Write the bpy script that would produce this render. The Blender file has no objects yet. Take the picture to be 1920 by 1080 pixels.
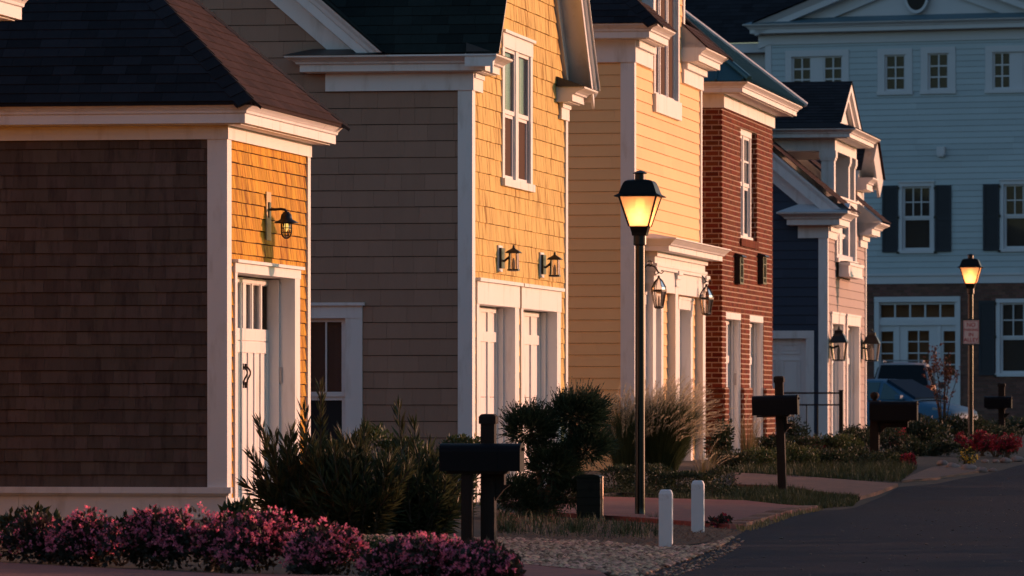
import bpy, math, random
import numpy as np
from mathutils import Vector, Matrix

# ------------------------------------------------------------------ frame of the photograph
F_PX, HC, YH, CX = 10667.0, 1.07, 760.0, 960.0      # 200 mm lens, eye height, horizon row, centre column (1920 wide)
SLOPE = 0.1631                                       # the alley's direction: metres right per metre away
TH = math.atan(SLOPE)
CT, ST = math.cos(TH), math.sin(TH)
scene = bpy.context.scene
COL = scene.collection
R = random.Random(7)

def PL(Y):                       # X of the line of garage fronts at depth Y
    return -0.478 + SLOPE * (Y - 65.4)

_gy = [-60, 60, 66, 72, 78, 88, 103, 116, 160, 900]
_gz = [0, 0, -.05, .02, .16, .30, .37, .42, .50, .50]
def zg(Y):
    return float(np.interp(Y, _gy, _gz))
def zs(X, Y):                    # height of the ground
    w = min(max(X - PL(Y), 0), 4.9)
    return zg(Y) - .022 * w
def G(px, py):                   # ground point seen at a pixel of the photograph
    Y = 60.0
    for _ in range(60):
        z = zs((px - CX) / F_PX * Y, Y)
        Y = .5 * Y + .5 * F_PX * (HC - z) / (py - YH)
    X = (px - CX) / F_PX * Y
    return Vector((X, Y, zs(X, Y)))
def AT(px, Y, dz=0.0):           # ground point at a column and a depth
    X = (px - CX) / F_PX * Y
    return Vector((X, Y, zs(X, Y) + dz))
def ZPX(py, Y):                  # height of a row at a depth
    return HC + (YH - py) * Y / F_PX

# ------------------------------------------------------------------ mesh builder
class MB:
    def __init__(s):
        s.v, s.f, s.r, s.m, s.g, s.gn = [], [], [], [], [], 0
        s.off = 0.0
    def add(s, vs, fs, r=None, m=0):
        n = len(s.v); s.gn += 1
        s.v.extend([tuple(p) for p in vs])
        for f in fs:
            s.g.append(s.gn-1)
            s.f.append(tuple(n + i for i in f))
            s.r.append(R.random() if r is None else r)
            s.m.append(m)
    def box(s, x0, x1, y0, y1, z0, z1, r=None, m=0):
        if x0 > x1: x0, x1 = x1, x0
        if y0 > y1: y0, y1 = y1, y0
        if z0 > z1: z0, z1 = z1, z0
        if r is None: r = R.random()
        s.add([(x0,y0,z0),(x1,y0,z0),(x1,y1,z0),(x0,y1,z0),(x0,y0,z1),(x1,y0,z1),(x1,y1,z1),(x0,y1,z1)],
              [(3,2,1,0),(4,5,6,7),(0,1,5,4),(1,2,6,5),(2,3,7,6),(3,0,4,7)], r, m)
    def pbox(s, pl, a0, a1, z0, z1, d0, d1, r=None, m=0):
        d0 += s.off; d1 += s.off
        if pl == 'F': s.box(d0, d1, a0, a1, z0, z1, r, m)
        else: s.box(a0, a1, -d1, -d0, z0, z1, r, m)
    def prism(s, pts, off, r=None, m=0):        # closed polygon swept by a vector
        n = len(pts); off = Vector(off)
        P = [Vector(p) for p in pts] + [Vector(p) + off for p in pts]
        fs = [tuple(range(n)), tuple(range(2*n-1, n-1, -1))]
        fs += [((i+1) % n, i, n+i, n+(i+1) % n) for i in range(n)]
        s.add(P, fs, R.random() if r is None else r, m)
    def tube(s, pts, rad, n=8, r=None, m=0, cap=True):
        pts = [Vector(p) for p in pts]
        rads = rad if isinstance(rad, (list, tuple)) else [rad] * len(pts)
        vs, fs = [], []
        prev = None
        for i, p in enumerate(pts):
            t = (pts[min(i+1, len(pts)-1)] - pts[max(i-1, 0)]).normalized()
            if prev is None:
                a = t.orthogonal().normalized()
            else:
                a = (prev - t * prev.dot(t))
                a = a.normalized() if a.length > 1e-6 else t.orthogonal().normalized()
            prev = a
            b = t.cross(a)
            for k in range(n):
                th = 2*math.pi*k/n
                vs.append(p + (a*math.cos(th) + b*math.sin(th)) * rads[i])
        for i in range(len(pts)-1):
            for k in range(n):
                k2 = (k+1) % n
                fs.append((i*n+k, i*n+k2, (i+1)*n+k2, (i+1)*n+k))
        if cap:
            fs.append(tuple(range(n-1, -1, -1)))
            fs.append(tuple((len(pts)-1)*n+k for k in range(n)))
        s.add(vs, fs, R.random() if r is None else r, m)
    def lathe(s, prof, c=(0,0,0), n=20, r=None, m=0, rot=0.0, sq=False):
        vs, fs = [], []
        for (rr, z) in prof:
            for k in range(n):
                th = 2*math.pi*(k + rot)/n
                vs.append((c[0]+rr*math.cos(th), c[1]+rr*math.sin(th), c[2]+z))
        for i in range(len(prof)-1):
            for k in range(n):
                k2 = (k+1) % n
                fs.append((i*n+k, i*n+k2, (i+1)*n+k2, (i+1)*n+k))
        fs.append(tuple(range(n-1, -1, -1)))
        fs.append(tuple((len(prof)-1)*n+k for k in range(n)))
        s.add(vs, fs, R.random() if r is None else r, m)
    def build(s, name, mat, parent=None, smooth=False, bevel=0):
        me = bpy.data.meshes.new(name)
        me.from_pydata(s.v, [], s.f)
        a = me.attributes.new('rnd', 'FLOAT', 'FACE')
        a.data.foreach_set('value', s.r)
        for mm in (mat if isinstance(mat, (list, tuple)) else [mat]):
            me.materials.append(mm)
        me.polygons.foreach_set('material_index', s.m)
        if smooth:
            me.polygons.foreach_set('use_smooth', [True]*len(s.f))
        me.update()
        o = bpy.data.objects.new(name, me)
        COL.objects.link(o)
        if parent is not None: o.parent = parent
        if bevel:
            b = o.modifiers.new('bevel', 'BEVEL'); b.width = bevel; b.segments = 2; b.limit_method = 'ANGLE'
        return o

SPLIT = {'corner_board','frieze','cornice','brick_trim','rake_board','front_rake','cornice_end','return_flashing','pediment','baluster','pane','hinge','porch_wall',
         'corner_trim','sash','interior','blind','border','cheek_wall','base_board','shutter','hip_cap','roof','front_roof_slope','porch_cornice'}
def islands(mb):
    """pieces of a mesh that do not touch each other, each as a builder of its own"""
    lo = {}; hi = {}
    for f, g in zip(mb.f, mb.g):
        for i in f:
            p = mb.v[i]
            if g not in lo: lo[g] = list(p); hi[g] = list(p)
            else:
                for k in range(3):
                    lo[g][k] = min(lo[g][k], p[k]); hi[g][k] = max(hi[g][k], p[k])
    gs = list(lo); par = {g: g for g in gs}
    def find(a):
        while par[a] != a: par[a] = par[par[a]]; a = par[a]
        return a
    if len(gs) > 400: return [mb]
    for i, a in enumerate(gs):
        for b in gs[i+1:]:
            if all(lo[a][k] <= hi[b][k]+.012 and lo[b][k] <= hi[a][k]+.012 for k in range(3)): par[find(a)] = find(b)
    out = {}
    for j, f in enumerate(mb.f):
        q = out.setdefault(find(mb.g[j]), MB())
        n = len(q.v); q.v.extend(mb.v[i] for i in f); q.f.append(tuple(range(n, n+len(f)))); q.r.append(mb.r[j]); q.m.append(mb.m[j]); q.g.append(0)
    return list(out.values())
def tag(o, label, cat, group=None, kind=None):
    o['label'] = label
    if cat: o['category'] = cat
    if group: o['group'] = group
    if kind: o['kind'] = kind
    return o
def thing(name, label, cat, loc=(0,0,0), rz=0.0, group=None):
    o = bpy.data.objects.new(name, None); COL.objects.link(o)
    o.empty_display_size = .2
    o.location = loc; o.rotation_euler = (0, 0, rz)
    return tag(o, label, cat, group)
def copy_tree(o, parent=None):
    c = o.copy(); COL.objects.link(c)
    if parent is not None: c.parent = parent
    for ch in [x for x in COL.objects if x.parent == o]:
        copy_tree(ch, c)
    return c
def structure(o, label=None):
    o['kind'] = 'structure'
    if label: o['label'] = label
    return o

# ------------------------------------------------------------------ polygon tools
def clip_half(poly, n, c):       # keep points with n.p <= c
    out = []
    for i in range(len(poly)):
        p, q = poly[i], poly[(i+1) % len(poly)]
        dp, dq = n[0]*p[0]+n[1]*p[1]-c, n[0]*q[0]+n[1]*q[1]-c
        if dp <= 0: out.append(p)
        if dp*dq < 0:
            t = dp/(dp-dq); out.append((p[0]+(q[0]-p[0])*t, p[1]+(q[1]-p[1])*t))
    return out
def halves(conv):                # half planes of a convex counter-clockwise polygon
    hs = []
    for i in range(len(conv)):
        p, q = conv[i], conv[(i+1) % len(conv)]
        n = (q[1]-p[1], -(q[0]-p[0]))
        hs.append((n, n[0]*p[0]+n[1]*p[1]))
    return hs
def sub_rects(rect, holes):
    rs = [rect]
    for (h0, h1, k0, k1) in holes:
        nx = []
        for (a0, a1, b0, b1) in rs:
            if h1 <= a0 or h0 >= a1 or k1 <= b0 or k0 >= b1:
                nx.append((a0, a1, b0, b1)); continue
            m0, m1 = max(a0, h0), min(a1, h1)
            if a0 < m0: nx.append((a0, m0, b0, b1))
            if m1 < a1: nx.append((m1, a1, b0, b1))
            if b0 < k0: nx.append((m0, m1, b0, k0))
            if k1 < b1: nx.append((m0, m1, k1, b1))
        rs = nx
    return [q for q in rs if q[1]-q[0] > 1e-4 and q[3]-q[2] > 1e-4]
FR = (Vector((0,0,0)), Vector((0,1,0)), Vector((0,0,1)))
SD = (Vector((0,0,0)), Vector((1,0,0)), Vector((0,0,1)))

def courses(mb, frame, poly, e, wmin, wmax, t0, t1, holes=(), jit=0.0, gap=.004, seed=1, rows_shift=0.0, vgap=0.0, half_bond=False, m=0):
    """lapped boards, shingles or bricks laid in courses over a convex polygon (u,v)"""
    O, U, V = frame
    N = U.cross(V)
    rr = random.Random(seed)
    us = [p[0] for p in poly]; vs = [p[1] for p in poly]
    hs = halves(poly)
    v = min(vs) - rows_shift; k = 0
    while v < max(vs) - 1e-4:
        u = min(us) - (rr.random()*wmax if not half_bond else (wmax/2 if k % 2 else 0))
        while u < max(us):
            w = rr.uniform(wmin, wmax)
            jj = rr.random()*jit
            q = rr.random()
            for (a0, a1, b0, b1) in sub_rects((u+gap/2, u+w-gap/2, v-jj, v+e-vgap), holes):
                P = [(a0,b0),(a1,b0),(a1,b1),(a0,b1)]
                for (n, c) in hs:
                    P = clip_half(P, n, c)
                    if len(P) < 3: break
                if len(P) < 3: continue
                fr, bk = [], []
                for (pu, pv) in P:
                    t = t0 + (t1-t0)*min(max((v+e-pv)/e, 0), 1.2)
                    base = O + U*pu + V*pv
                    fr.append(base + N*t); bk.append(base - N*.002)
                n_ = len(P)
                fs = [tuple(range(n_))] + [((i+1) % n_, i, n_+i, n_+(i+1) % n_) for i in range(n_)]
                mb.add(fr+bk, fs, q, m)
            u += w
        v += e; k += 1
def sheet(mb, frame, poly, holes=(), d=0.0):
    O, U, V = frame; N = U.cross(V); hs = halves(poly)
    us = [p[0] for p in poly]; vs = [p[1] for p in poly]
    for (a0, a1, b0, b1) in sub_rects((min(us), max(us), min(vs), max(vs)), holes):
        P = [(a0,b0),(a1,b0),(a1,b1),(a0,b1)]
        for (n, c) in hs:
            P = clip_half(P, n, c)
            if len(P) < 3: break
        if len(P) >= 3:
            mb.add([O+U*p[0]+V*p[1]+N*d for p in P], [tuple(range(len(P)))], .5)
def sweep(mb, prof, path, z, m=0):
    """moulding profile [(out, up)] along a plan path; outside is the right-hand side of travel"""
    pts = [Vector((p[0], p[1])) for p in path]
    ns = []
    for i in range(len(pts)-1):
        d = (pts[i+1]-pts[i]).normalized(); ns.append(Vector((d.y, -d.x)))
    rings = []
    for i, p in enumerate(pts):
        if i == 0: mv = ns[0]
        elif i == len(pts)-1: mv = ns[-1]
        else: mv = (ns[i-1]+ns[i]) / (1 + ns[i-1].dot(ns[i]))
        rings.append([(p.x+mv.x*o, p.y+mv.y*o, z+h) for (o, h) in prof])
    n = len(prof); vs = [q for rg in rings for q in rg]; fs = []
    for i in range(len(rings)-1):
        for k in range(n):
            k2 = (k+1) % n
            fs.append((i*n+k, (i+1)*n+k, (i+1)*n+k2, i*n+k2))
    fs.append(tuple(range(n))); fs.append(tuple((len(rings)-1)*n+k for k in range(n-1, -1, -1)))
    mb.add(vs, fs, .5, m)
def raked(mb, prof, A, B, out, m=0, r=.5, level=0.0):
    """profile [(out, vertical)] carried along a slope from A to B with plumb ends"""
    A, B, out = Vector(A), Vector(B), Vector(out)
    n = len(prof)
    vs = [A+out*o+Vector((0,0,h)) for (o,h) in prof] + [B+out*o+(Vector((-h/level,0,0)) if level else Vector((0,0,h))) for (o,h) in prof]
    fs = [(k, n+k, n+(k+1) % n, (k+1) % n) for k in range(n)]
    fs += [tuple(range(n)), tuple(range(2*n-1, n-1, -1))]
    mb.add(vs, fs, r, m)

# ------------------------------------------------------------------ materials
def nodes_of(name):
    m = bpy.data.materials.new(name); m.use_nodes = True
    nt = m.node_tree
    return m, nt, nt.nodes['Principled BSDF']
def mth(nt, op, a, b=None, c=None):
    n = nt.nodes.new('ShaderNodeMath'); n.operation = op
    for i, x in enumerate((a, b, c)):
        if x is None: continue
        if isinstance(x, (int, float)): n.inputs[i].default_value = x
        else: nt.links.new(x, n.inputs[i])
    return n.outputs[0]
def nz(nt, scale, stretch=(1,1,1), detail=4, rough=.6):
    tc = nt.nodes.new('ShaderNodeTexCoord'); mp = nt.nodes.new('ShaderNodeMapping')
    mp.inputs['Scale'].default_value = stretch
    nt.links.new(tc.outputs['Object'], mp.inputs['Vector'])
    n = nt.nodes.new('ShaderNodeTexNoise')
    n.inputs['Scale'].default_value = scale; n.inputs['Detail'].default_value = detail; n.inputs['Roughness'].default_value = rough
    nt.links.new(mp.outputs['Vector'], n.inputs['Vector'])
    return n.outputs['Fac']
def mat(name, col, rough=.6, rnd=0.0, noise=0.0, nscale=3.0, stretch=(1,1,1), col2=None, c2lo=.5, c2hi=.7, c2scale=6.0, c2stretch=(1,1,1),
        bump=0.0, bscale=60.0, bstretch=(1,1,1), metal=0.0, spec=.5, transl=0.0, emit=0.0, hue=0.0, sat=1.0):
    m, nt, p = nodes_of(name)
    p.inputs['Roughness'].default_value = rough
    p.inputs['Metallic'].default_value = metal
    p.inputs['Specular IOR Level'].default_value = spec
    hs = nt.nodes.new('ShaderNodeHueSaturation')
    hs.inputs['Color'].default_value = (*col, 1); hs.inputs['Saturation'].default_value = sat
    src = None
    if col2 is not None:
        f = nz(nt, c2scale, c2stretch, 5)
        mr = nt.nodes.new('ShaderNodeMapRange'); mr.inputs[1].default_value = c2lo; mr.inputs[2].default_value = c2hi
        nt.links.new(f, mr.inputs[0])
        mx = nt.nodes.new('ShaderNodeMix'); mx.data_type = 'RGBA'
        mx.inputs[6].default_value = (*col, 1); mx.inputs[7].default_value = (*col2, 1)
        nt.links.new(mr.outputs[0], mx.inputs[0])
        nt.links.new(mx.outputs[2], hs.inputs['Color'])
    val = None
    if rnd or hue:
        at = nt.nodes.new('ShaderNodeAttribute'); at.attribute_name = 'rnd'
    if rnd:
        val = mth(nt, 'MULTIPLY_ADD', at.outputs['Fac'], 2*rnd, 1-rnd)
    if hue:
        h2 = mth(nt, 'FRACT', mth(nt, 'MULTIPLY', at.outputs['Fac'], 7.31))
        nt.links.new(mth(nt, 'MULTIPLY_ADD', h2, 2*hue, .5-hue), hs.inputs['Hue'])
    if noise:
        v2 = mth(nt, 'MULTIPLY_ADD', nz(nt, nscale, stretch), 2*noise, 1-noise)
        val = v2 if val is None else mth(nt, 'MULTIPLY', val, v2)
    if val is not None:
        nt.links.new(val, hs.inputs['Value'])
    nt.links.new(hs.outputs[0], p.inputs['Base Color'])
    if bump:
        b = nt.nodes.new('ShaderNodeBump'); b.inputs['Strength'].default_value = bump; b.inputs['Distance'].default_value = .01
        nt.links.new(nz(nt, bscale, bstretch), b.inputs['Height'])
        nt.links.new(b.outputs[0], p.inputs['Normal'])
    if transl:
        tr = nt.nodes.new('ShaderNodeBsdfTranslucent'); nt.links.new(hs.outputs[0], tr.inputs['Color'])
        ms = nt.nodes.new('ShaderNodeMixShader'); ms.inputs[0].default_value = transl
        nt.links.new(p.outputs[0], ms.inputs[1]); nt.links.new(tr.outputs[0], ms.inputs[2])
        nt.links.new(ms.outputs[0], nt.nodes['Material Output'].inputs[0])
    if emit:
        p.inputs['Emission Color'].default_value = (*col, 1); p.inputs['Emission Strength'].default_value = emit
    return m
def glass_mat(name, tint=(1,1,1), ior=1.5, rough=.02, boost=1.0):
    m = bpy.data.materials.new(name); m.use_nodes = True; nt = m.node_tree
    nt.nodes.remove(nt.nodes['Principled BSDF'])
    g = nt.nodes.new('ShaderNodeBsdfGlossy'); g.inputs['Roughness'].default_value = rough
    t = nt.nodes.new('ShaderNodeBsdfTransparent'); t.inputs['Color'].default_value = (*tint, 1)
    fr = nt.nodes.new('ShaderNodeFresnel'); fr.inputs['IOR'].default_value = ior
    ms = nt.nodes.new('ShaderNodeMixShader')
    nt.links.new(mth(nt, 'MINIMUM', mth(nt, 'MULTIPLY', fr.outputs[0], boost), 1.0), ms.inputs[0])
    nt.links.new(t.outputs[0], ms.inputs[1]); nt.links.new(g.outputs[0], ms.inputs[2])
    nt.links.new(ms.outputs[0], nt.nodes['Material Output'].inputs[0])
    return m

ST_V = (1, 1, .08)      # streaks that run down a wall
M = {}
M['white'] = mat('white_paint', (.76,.74,.72), .5, noise=.06, nscale=2.5, stretch=(1,1,.25), col2=(.58,.54,.49), c2lo=.54, c2hi=.76, c2scale=6, c2stretch=(1,1,.22), bump=.06, bscale=40)
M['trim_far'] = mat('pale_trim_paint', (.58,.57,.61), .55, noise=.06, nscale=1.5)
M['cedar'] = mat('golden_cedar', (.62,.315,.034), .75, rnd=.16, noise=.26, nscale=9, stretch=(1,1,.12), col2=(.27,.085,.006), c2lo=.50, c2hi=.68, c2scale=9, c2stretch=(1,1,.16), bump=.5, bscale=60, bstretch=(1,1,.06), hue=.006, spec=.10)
M['cedar_dark'] = mat('dark_brown_cedar', (.112,.083,.070), .8, rnd=.22, col2=(.075,.055,.048), c2lo=.5, c2hi=.7, c2scale=15, c2stretch=(1,1,.2), noise=.22, nscale=8, stretch=(1,1,.15), bump=.4, bscale=60, bstretch=(1,1,.06), hue=.012, spec=.10)  # side shingles, a darker brown than the front cedar
M['cedar_far'] = mat('brown_cedar', (.34,.17,.085), .8, noise=.15, nscale=6)
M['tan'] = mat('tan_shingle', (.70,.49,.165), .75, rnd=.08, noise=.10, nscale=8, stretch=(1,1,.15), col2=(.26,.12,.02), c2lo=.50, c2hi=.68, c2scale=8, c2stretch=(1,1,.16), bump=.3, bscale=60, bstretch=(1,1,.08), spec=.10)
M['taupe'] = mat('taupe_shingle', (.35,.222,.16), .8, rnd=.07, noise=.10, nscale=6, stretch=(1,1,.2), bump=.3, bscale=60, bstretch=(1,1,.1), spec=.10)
M['yellow'] = mat('yellow_clapboard', (.90,.58,.28), .6, rnd=.04, noise=.06, nscale=2, stretch=(1,1,.5), bump=.08, bscale=30, spec=.10)
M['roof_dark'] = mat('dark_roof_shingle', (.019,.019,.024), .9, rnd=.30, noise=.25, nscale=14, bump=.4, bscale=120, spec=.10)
M['roof_sun_tint'] = mat('sun_tinted_roof_shingle', (.043,.023,.022), .9, rnd=.30, noise=.25, nscale=14, bump=.4, bscale=120, spec=.10)  # sun's warmth put into the colour: lighter copy of the dark shingle
M['roof_green'] = mat('green_black_roof_shingle', (.015,.021,.020), .9, rnd=.30, noise=.25, nscale=14, bump=.4, bscale=120, spec=.10)
M['brick'] = mat('red_brick', (.150,.034,.014), .85, rnd=.30, noise=.15, nscale=20, bump=.3, bscale=90, hue=.012, spec=.10)
M['brick_dull'] = mat('dull_brick', (.15,.066,.05), .85, rnd=.30, noise=.15, nscale=20, hue=.01)
M['mortar'] = mat('mortar', (.48,.36,.29), .9, noise=.15, nscale=30, bump=.3, bscale=80, spec=.10)
M['metal_roof'] = mat('teal_metal_roof', (.030,.105,.125), .38, noise=.10, nscale=3, metal=.2)
M['flash'] = mat('dark_metal_flashing', (.035,.04,.045), .45, noise=.1, nscale=5, metal=.3)
M['navy'] = mat('navy_clapboard', (.050,.065,.095), .65, rnd=.06, noise=.06, nscale=2, spec=.10)
M['cream'] = mat('cream_clapboard', (.44,.345,.31), .65, rnd=.04, noise=.06, nscale=2, spec=.10)
M['blue'] = mat('pale_blue_clapboard', (.43,.49,.53), .65, rnd=.05, noise=.07, nscale=1.2)
M['dark'] = mat('black_iron', (.007,.0065,.0065), .34, noise=.15, nscale=20, spec=.4)
M['lamp_paint'] = mat('black_lamp_paint', (.003,.003,.003), .24, spec=.5)
M['black_wood'] = mat('dark_stained_wood', (.017,.012,.010), .75, spec=.18, noise=.3, nscale=14, stretch=(1,1,.12), bump=.3, bscale=50, bstretch=(1,1,.1))
M['black_paint'] = mat('dark_mailbox_paint', (.004,.004,.006), .5, noise=.15, nscale=6, spec=.10)
M['shutter'] = mat('navy_shutter_paint', (.010,.013,.024), .6, noise=.1, nscale=4)
M['bronze'] = mat('oiled_bronze', (.05,.032,.022), .4, metal=.6, noise=.2, nscale=30)
M['inside'] = mat('dim_interior', (.030,.024,.022), .9, noise=.3, nscale=2)
M['lap_shade_brown'] = mat('brown_lap_shade', (.055,.028,.012), .95)  # dark sheet behind the course gaps, drawn in place of lap shadows
M['lap_shade_yellow'] = mat('yellow_lap_shade', (.17,.085,.03), .95)  # brown sheet that draws the yellow clapboards' lap shadows through their gaps
M['lap_shade_grey'] = mat('grey_lap_shade', (.035,.030,.030), .95)  # grey sheet whose dark colour stands in for shadow between side courses
M['pale_wood'] = mat('pale_new_cedar', (.62,.42,.18), .7, noise=.15, nscale=8, stretch=(1,1,.1))
M['tan_bounce'] = mat('bounce_tan_shingle', (.72,.50,.30), .8, noise=.08, nscale=4)  # far wall colour lightened to bounce more sun onto the yellow house
M['stripe'] = mat('striped_drapes', (.42,.36,.30), .9, noise=.1, nscale=3, col2=(.06,.05,.045), c2lo=.47, c2hi=.53, c2scale=13, c2stretch=(1,1,.01))
M['curtain'] = mat('grey_curtain', (.16,.14,.13), .9, noise=.25, nscale=12, stretch=(1,1,.03))
M['blind'] = mat('cream_blind', (.40,.34,.28), .8, noise=.1, nscale=4)
M['brown_pane'] = mat('insect_screen', (.085,.042,.026), .8, noise=.1, nscale=8, spec=.10)
M['dark_screen'] = mat('dark_insect_screen', (.016,.014,.015), .9)
M['dark_curtain'] = mat('dim_curtain', (.05,.042,.04), .9, noise=.4, nscale=12, stretch=(1,1,.03))
M['glass_dim'] = glass_mat('old_window_glass', boost=.25)
M['glass'] = glass_mat('window_glass', boost=.7)
M['lampglass'] = glass_mat('lantern_glass', (.95,.9,.85), 1.5, .04, 1.2)
# ------------------------------------------------------------------ houses: local x = out towards the alley, local y = along the front, away
class House:
    def __init__(s, name, label, cat, pxc, Y0, z0, group=None, rz=-TH):
        s.Y0, s.X0, s.z0 = Y0, (pxc-CX)/F_PX*Y0, z0
        s.rz = rz; s.c, s.s = math.cos(-rz), math.sin(-rz)
        s.root = thing(name, label, cat, (s.X0, s.Y0, z0), rz, group)
    def F(s, px, py, d=0.0):
        k = (px-CX)/F_PX
        X0, Y0 = s.X0+s.c*d, s.Y0-s.s*d
        a = (k*Y0-X0)/(s.s-k*s.c)
        return a, HC+(YH-py)*(Y0+s.c*a)/F_PX-s.z0
    def S(s, px, py, d=0.0):
        k = (px-CX)/F_PX
        X0, Y0 = s.X0-s.s*d, s.Y0-s.c*d
        a = (k*Y0-X0)/(s.c+k*s.s)
        return a, HC+(YH-py)*(Y0-s.s*a)/F_PX-s.z0
    def fy(s, px, d=0.0): return s.F(px, 0, d)[0]
    def fz(s, px, py, d=0.0): return s.F(px, py, d)[1]
    def sx(s, px, d=0.0): return s.S(px, 0, d)[0]
    def sz(s, px, py, d=0.0): return s.S(px, py, d)[1]
    def W(s, x, y, z):          # local to world
        return Vector((s.X0+s.c*x+s.s*y, s.Y0-s.s*x+s.c*y, s.z0+z))
    def part(s, name, mb, m, parent=None, **k):
        if name in SPLIT:
            first = None
            for q in islands(mb):
                o = q.build(name, m, parent or s.root, **k); first = first or o
            return first
        return mb.build(name, m, parent or s.root, **k)

def rectp(a0, a1, b0, b1): return [(a0,b0),(a1,b0),(a1,b1),(a0,b1)]

def window(H, pl, a0, a1, z0, z1, cas=.10, head=.13, sill=.06, cd=.03, rec=.07, units=1, mull=.06, cols=1, rows=1, lcols=1, lrows=1,
           split=.5, stile=.045, mun=.018, trim=None, screen=(), low='inside', up='inside', cap=True, bd=0.0, label=None):
    """casing (the part) with sash, pane, sill and fill behind as sub-parts; returns the hole it needs"""
    trim = trim or M['white']
    b = MB(); b.off = bd
    oa0, oa1, oz0, oz1 = a0+cas, a1-cas, z0+sill, z1-head
    b.pbox(pl, a0, oa0, z0+sill, z1-head, -.01, cd, .4); b.pbox(pl, oa1, a1, z0+sill, z1-head, -.01, cd, .5)
    b.pbox(pl, a0, a1, z1-head, z1, -.01, cd+.006, .6)
    if cap: b.pbox(pl, a0-.03, a1+.03, z1, z1+.035, -.01, cd+.04, .5)
    dd = rec+.03
    b.pbox(pl, oa0-.02, oa0, oz0, oz1, -dd, -.0101, .5); b.pbox(pl, oa1, oa1+.02, oz0, oz1, -dd, -.0101, .5)
    b.pbox(pl, oa0-.02, oa1+.02, oz1, oz1+.02, -dd, -.0101, .5); b.pbox(pl, oa0-.02, oa1+.02, oz0-.02, oz0, -dd, -.0101, .5)
    w = H.part('window', b, trim)
    if label: w['label'] = label
    b = MB(); b.off = bd; b.pbox(pl, a0-.02, a1+.02, z0, z0+sill, -.01, cd+.03, .5); H.part('sill', b, trim, w)
    uw = (oa1-oa0-mull*(units-1))/units
    sb = MB(); pb = MB(); fb = MB(); ub = MB(); sc = MB()
    for q_ in (sb, pb, fb, ub, sc): q_.off = bd
    for u in range(units):
        u0 = oa0+u*(uw+mull); u1 = u0+uw
        if u < units-1: sb.pbox(pl, u1, u1+mull, oz0, oz1, -rec-.03, -rec+.035, .5)
        zm = oz0+(oz1-oz0)*split
        segs = [(oz0, zm, lcols, lrows, -rec-.02, low), (zm, oz1, cols, rows, -rec, up)] if split > 0 else [(oz0, oz1, cols, rows, -rec, up)]
        for (s0, s1, nc, nr, d, fill) in segs:
            st = stile
            sb.pbox(pl, u0, u0+st, s0, s1, d-.02, d+.02, .45); sb.pbox(pl, u1-st, u1, s0, s1, d-.02, d+.02, .55)
            sb.pbox(pl, u0+st, u1-st, s0, s0+st, d-.02, d+.02, .5); sb.pbox(pl, u0+st, u1-st, s1-st*.8, s1, d-.02, d+.02, .5)
            for c in range(1, nc):
                x = u0+st+(u1-u0-2*st)*c/nc; sb.pbox(pl, x-mun/2, x+mun/2, s0+st, s1-st*.8, d-.012, d+.014, .5)
            for r_ in range(1, nr):
                z = s0+st+(s1-s0-1.8*st)*r_/nr; sb.pbox(pl, u0+st, u1-st, z-mun/2, z+mun/2, d-.011, d+.013, .5)
            (sc if (fill == low and 'low' in screen) or (fill == up and 'up' in screen and fill != low) else pb).pbox(pl, u0+st, u1-st, s0+st, s1-st*.8, d-.004, d, .5)
            (fb if fill == low else ub).pbox(pl, u0, u1, s0, s1, d-.07, d-.05, .5)
    H.part('sash', sb, trim, w)
    if pb.v: H.part('pane', pb, M['glass_dim'] if up == 'dark_curtain' or trim == M['trim_far'] else M['glass'], w)
    if sc.v: H.part('screen', sc, M['dark_screen'] if low == 'dark_screen' else M['brown_pane'], w)
    if fb.v: H.part('interior', fb, M[low], w)
    if ub.v: H.part('blind', ub, M[up], w)
    return (a0+.015, a1-.015, z0+.015, z1-.015)

CROWN = lambda o1, o2, h: [(0,0),(o1-.05,0),(o1-.05,.012),(o1,.012),(o1,h*.48),(o1+(o2-o1)*.25,h*.52),(o1+(o2-o1)*.3,h*.62),(o1+(o2-o1)*.55,h*.74),(o1+(o2-o1)*.9,h*.86),(o2,h*.9),(o2,h),(0,h)]

def slope(mb, O, U, V, poly, e=.14, wmin=.18, wmax=.34, seed=3, t=(.003,.011), jit=.0):
    O, U, V = Vector(O), Vector(U).normalized(), Vector(V).normalized()
    sheet(mb, (O, U, V), poly, (), -.001)
    courses(mb, (O, U, V), poly, e, wmin, wmax, t[0], t[1], (), jit, .003, seed)
def hip_cap(mb, A, B, w=.13, lift=.016, step=.16):
    """overlapping cap shingles that run up a hip or ridge from A to B; each is a bent tile"""
    A, B = Vector(A), Vector(B); d = (B-A); L = d.length; d.normalize()
    side = d.cross(Vector((0,0,1))).normalized(); up = side.cross(d)
    n = int(L/step)
    for i in range(n):
        p = A+d*(i*step); q = A+d*min((i+1.15)*step, L)
        l0, l1 = lift+.012, lift
        dr = w*.62
        P = [p-side*w+up*(l0-dr), p+up*l0, p+side*w+up*(l0-dr), q-side*w+up*(l1-dr), q+up*l1, q+side*w+up*(l1-dr)]
        Q = [v-up*.03 for v in P]
        mb.add(P+Q, [(1,0,3,4),(2,1,4,5),(0,1,7,6),(1,2,8,7),(0,6,9,3),(2,5,11,8)], None)
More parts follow.
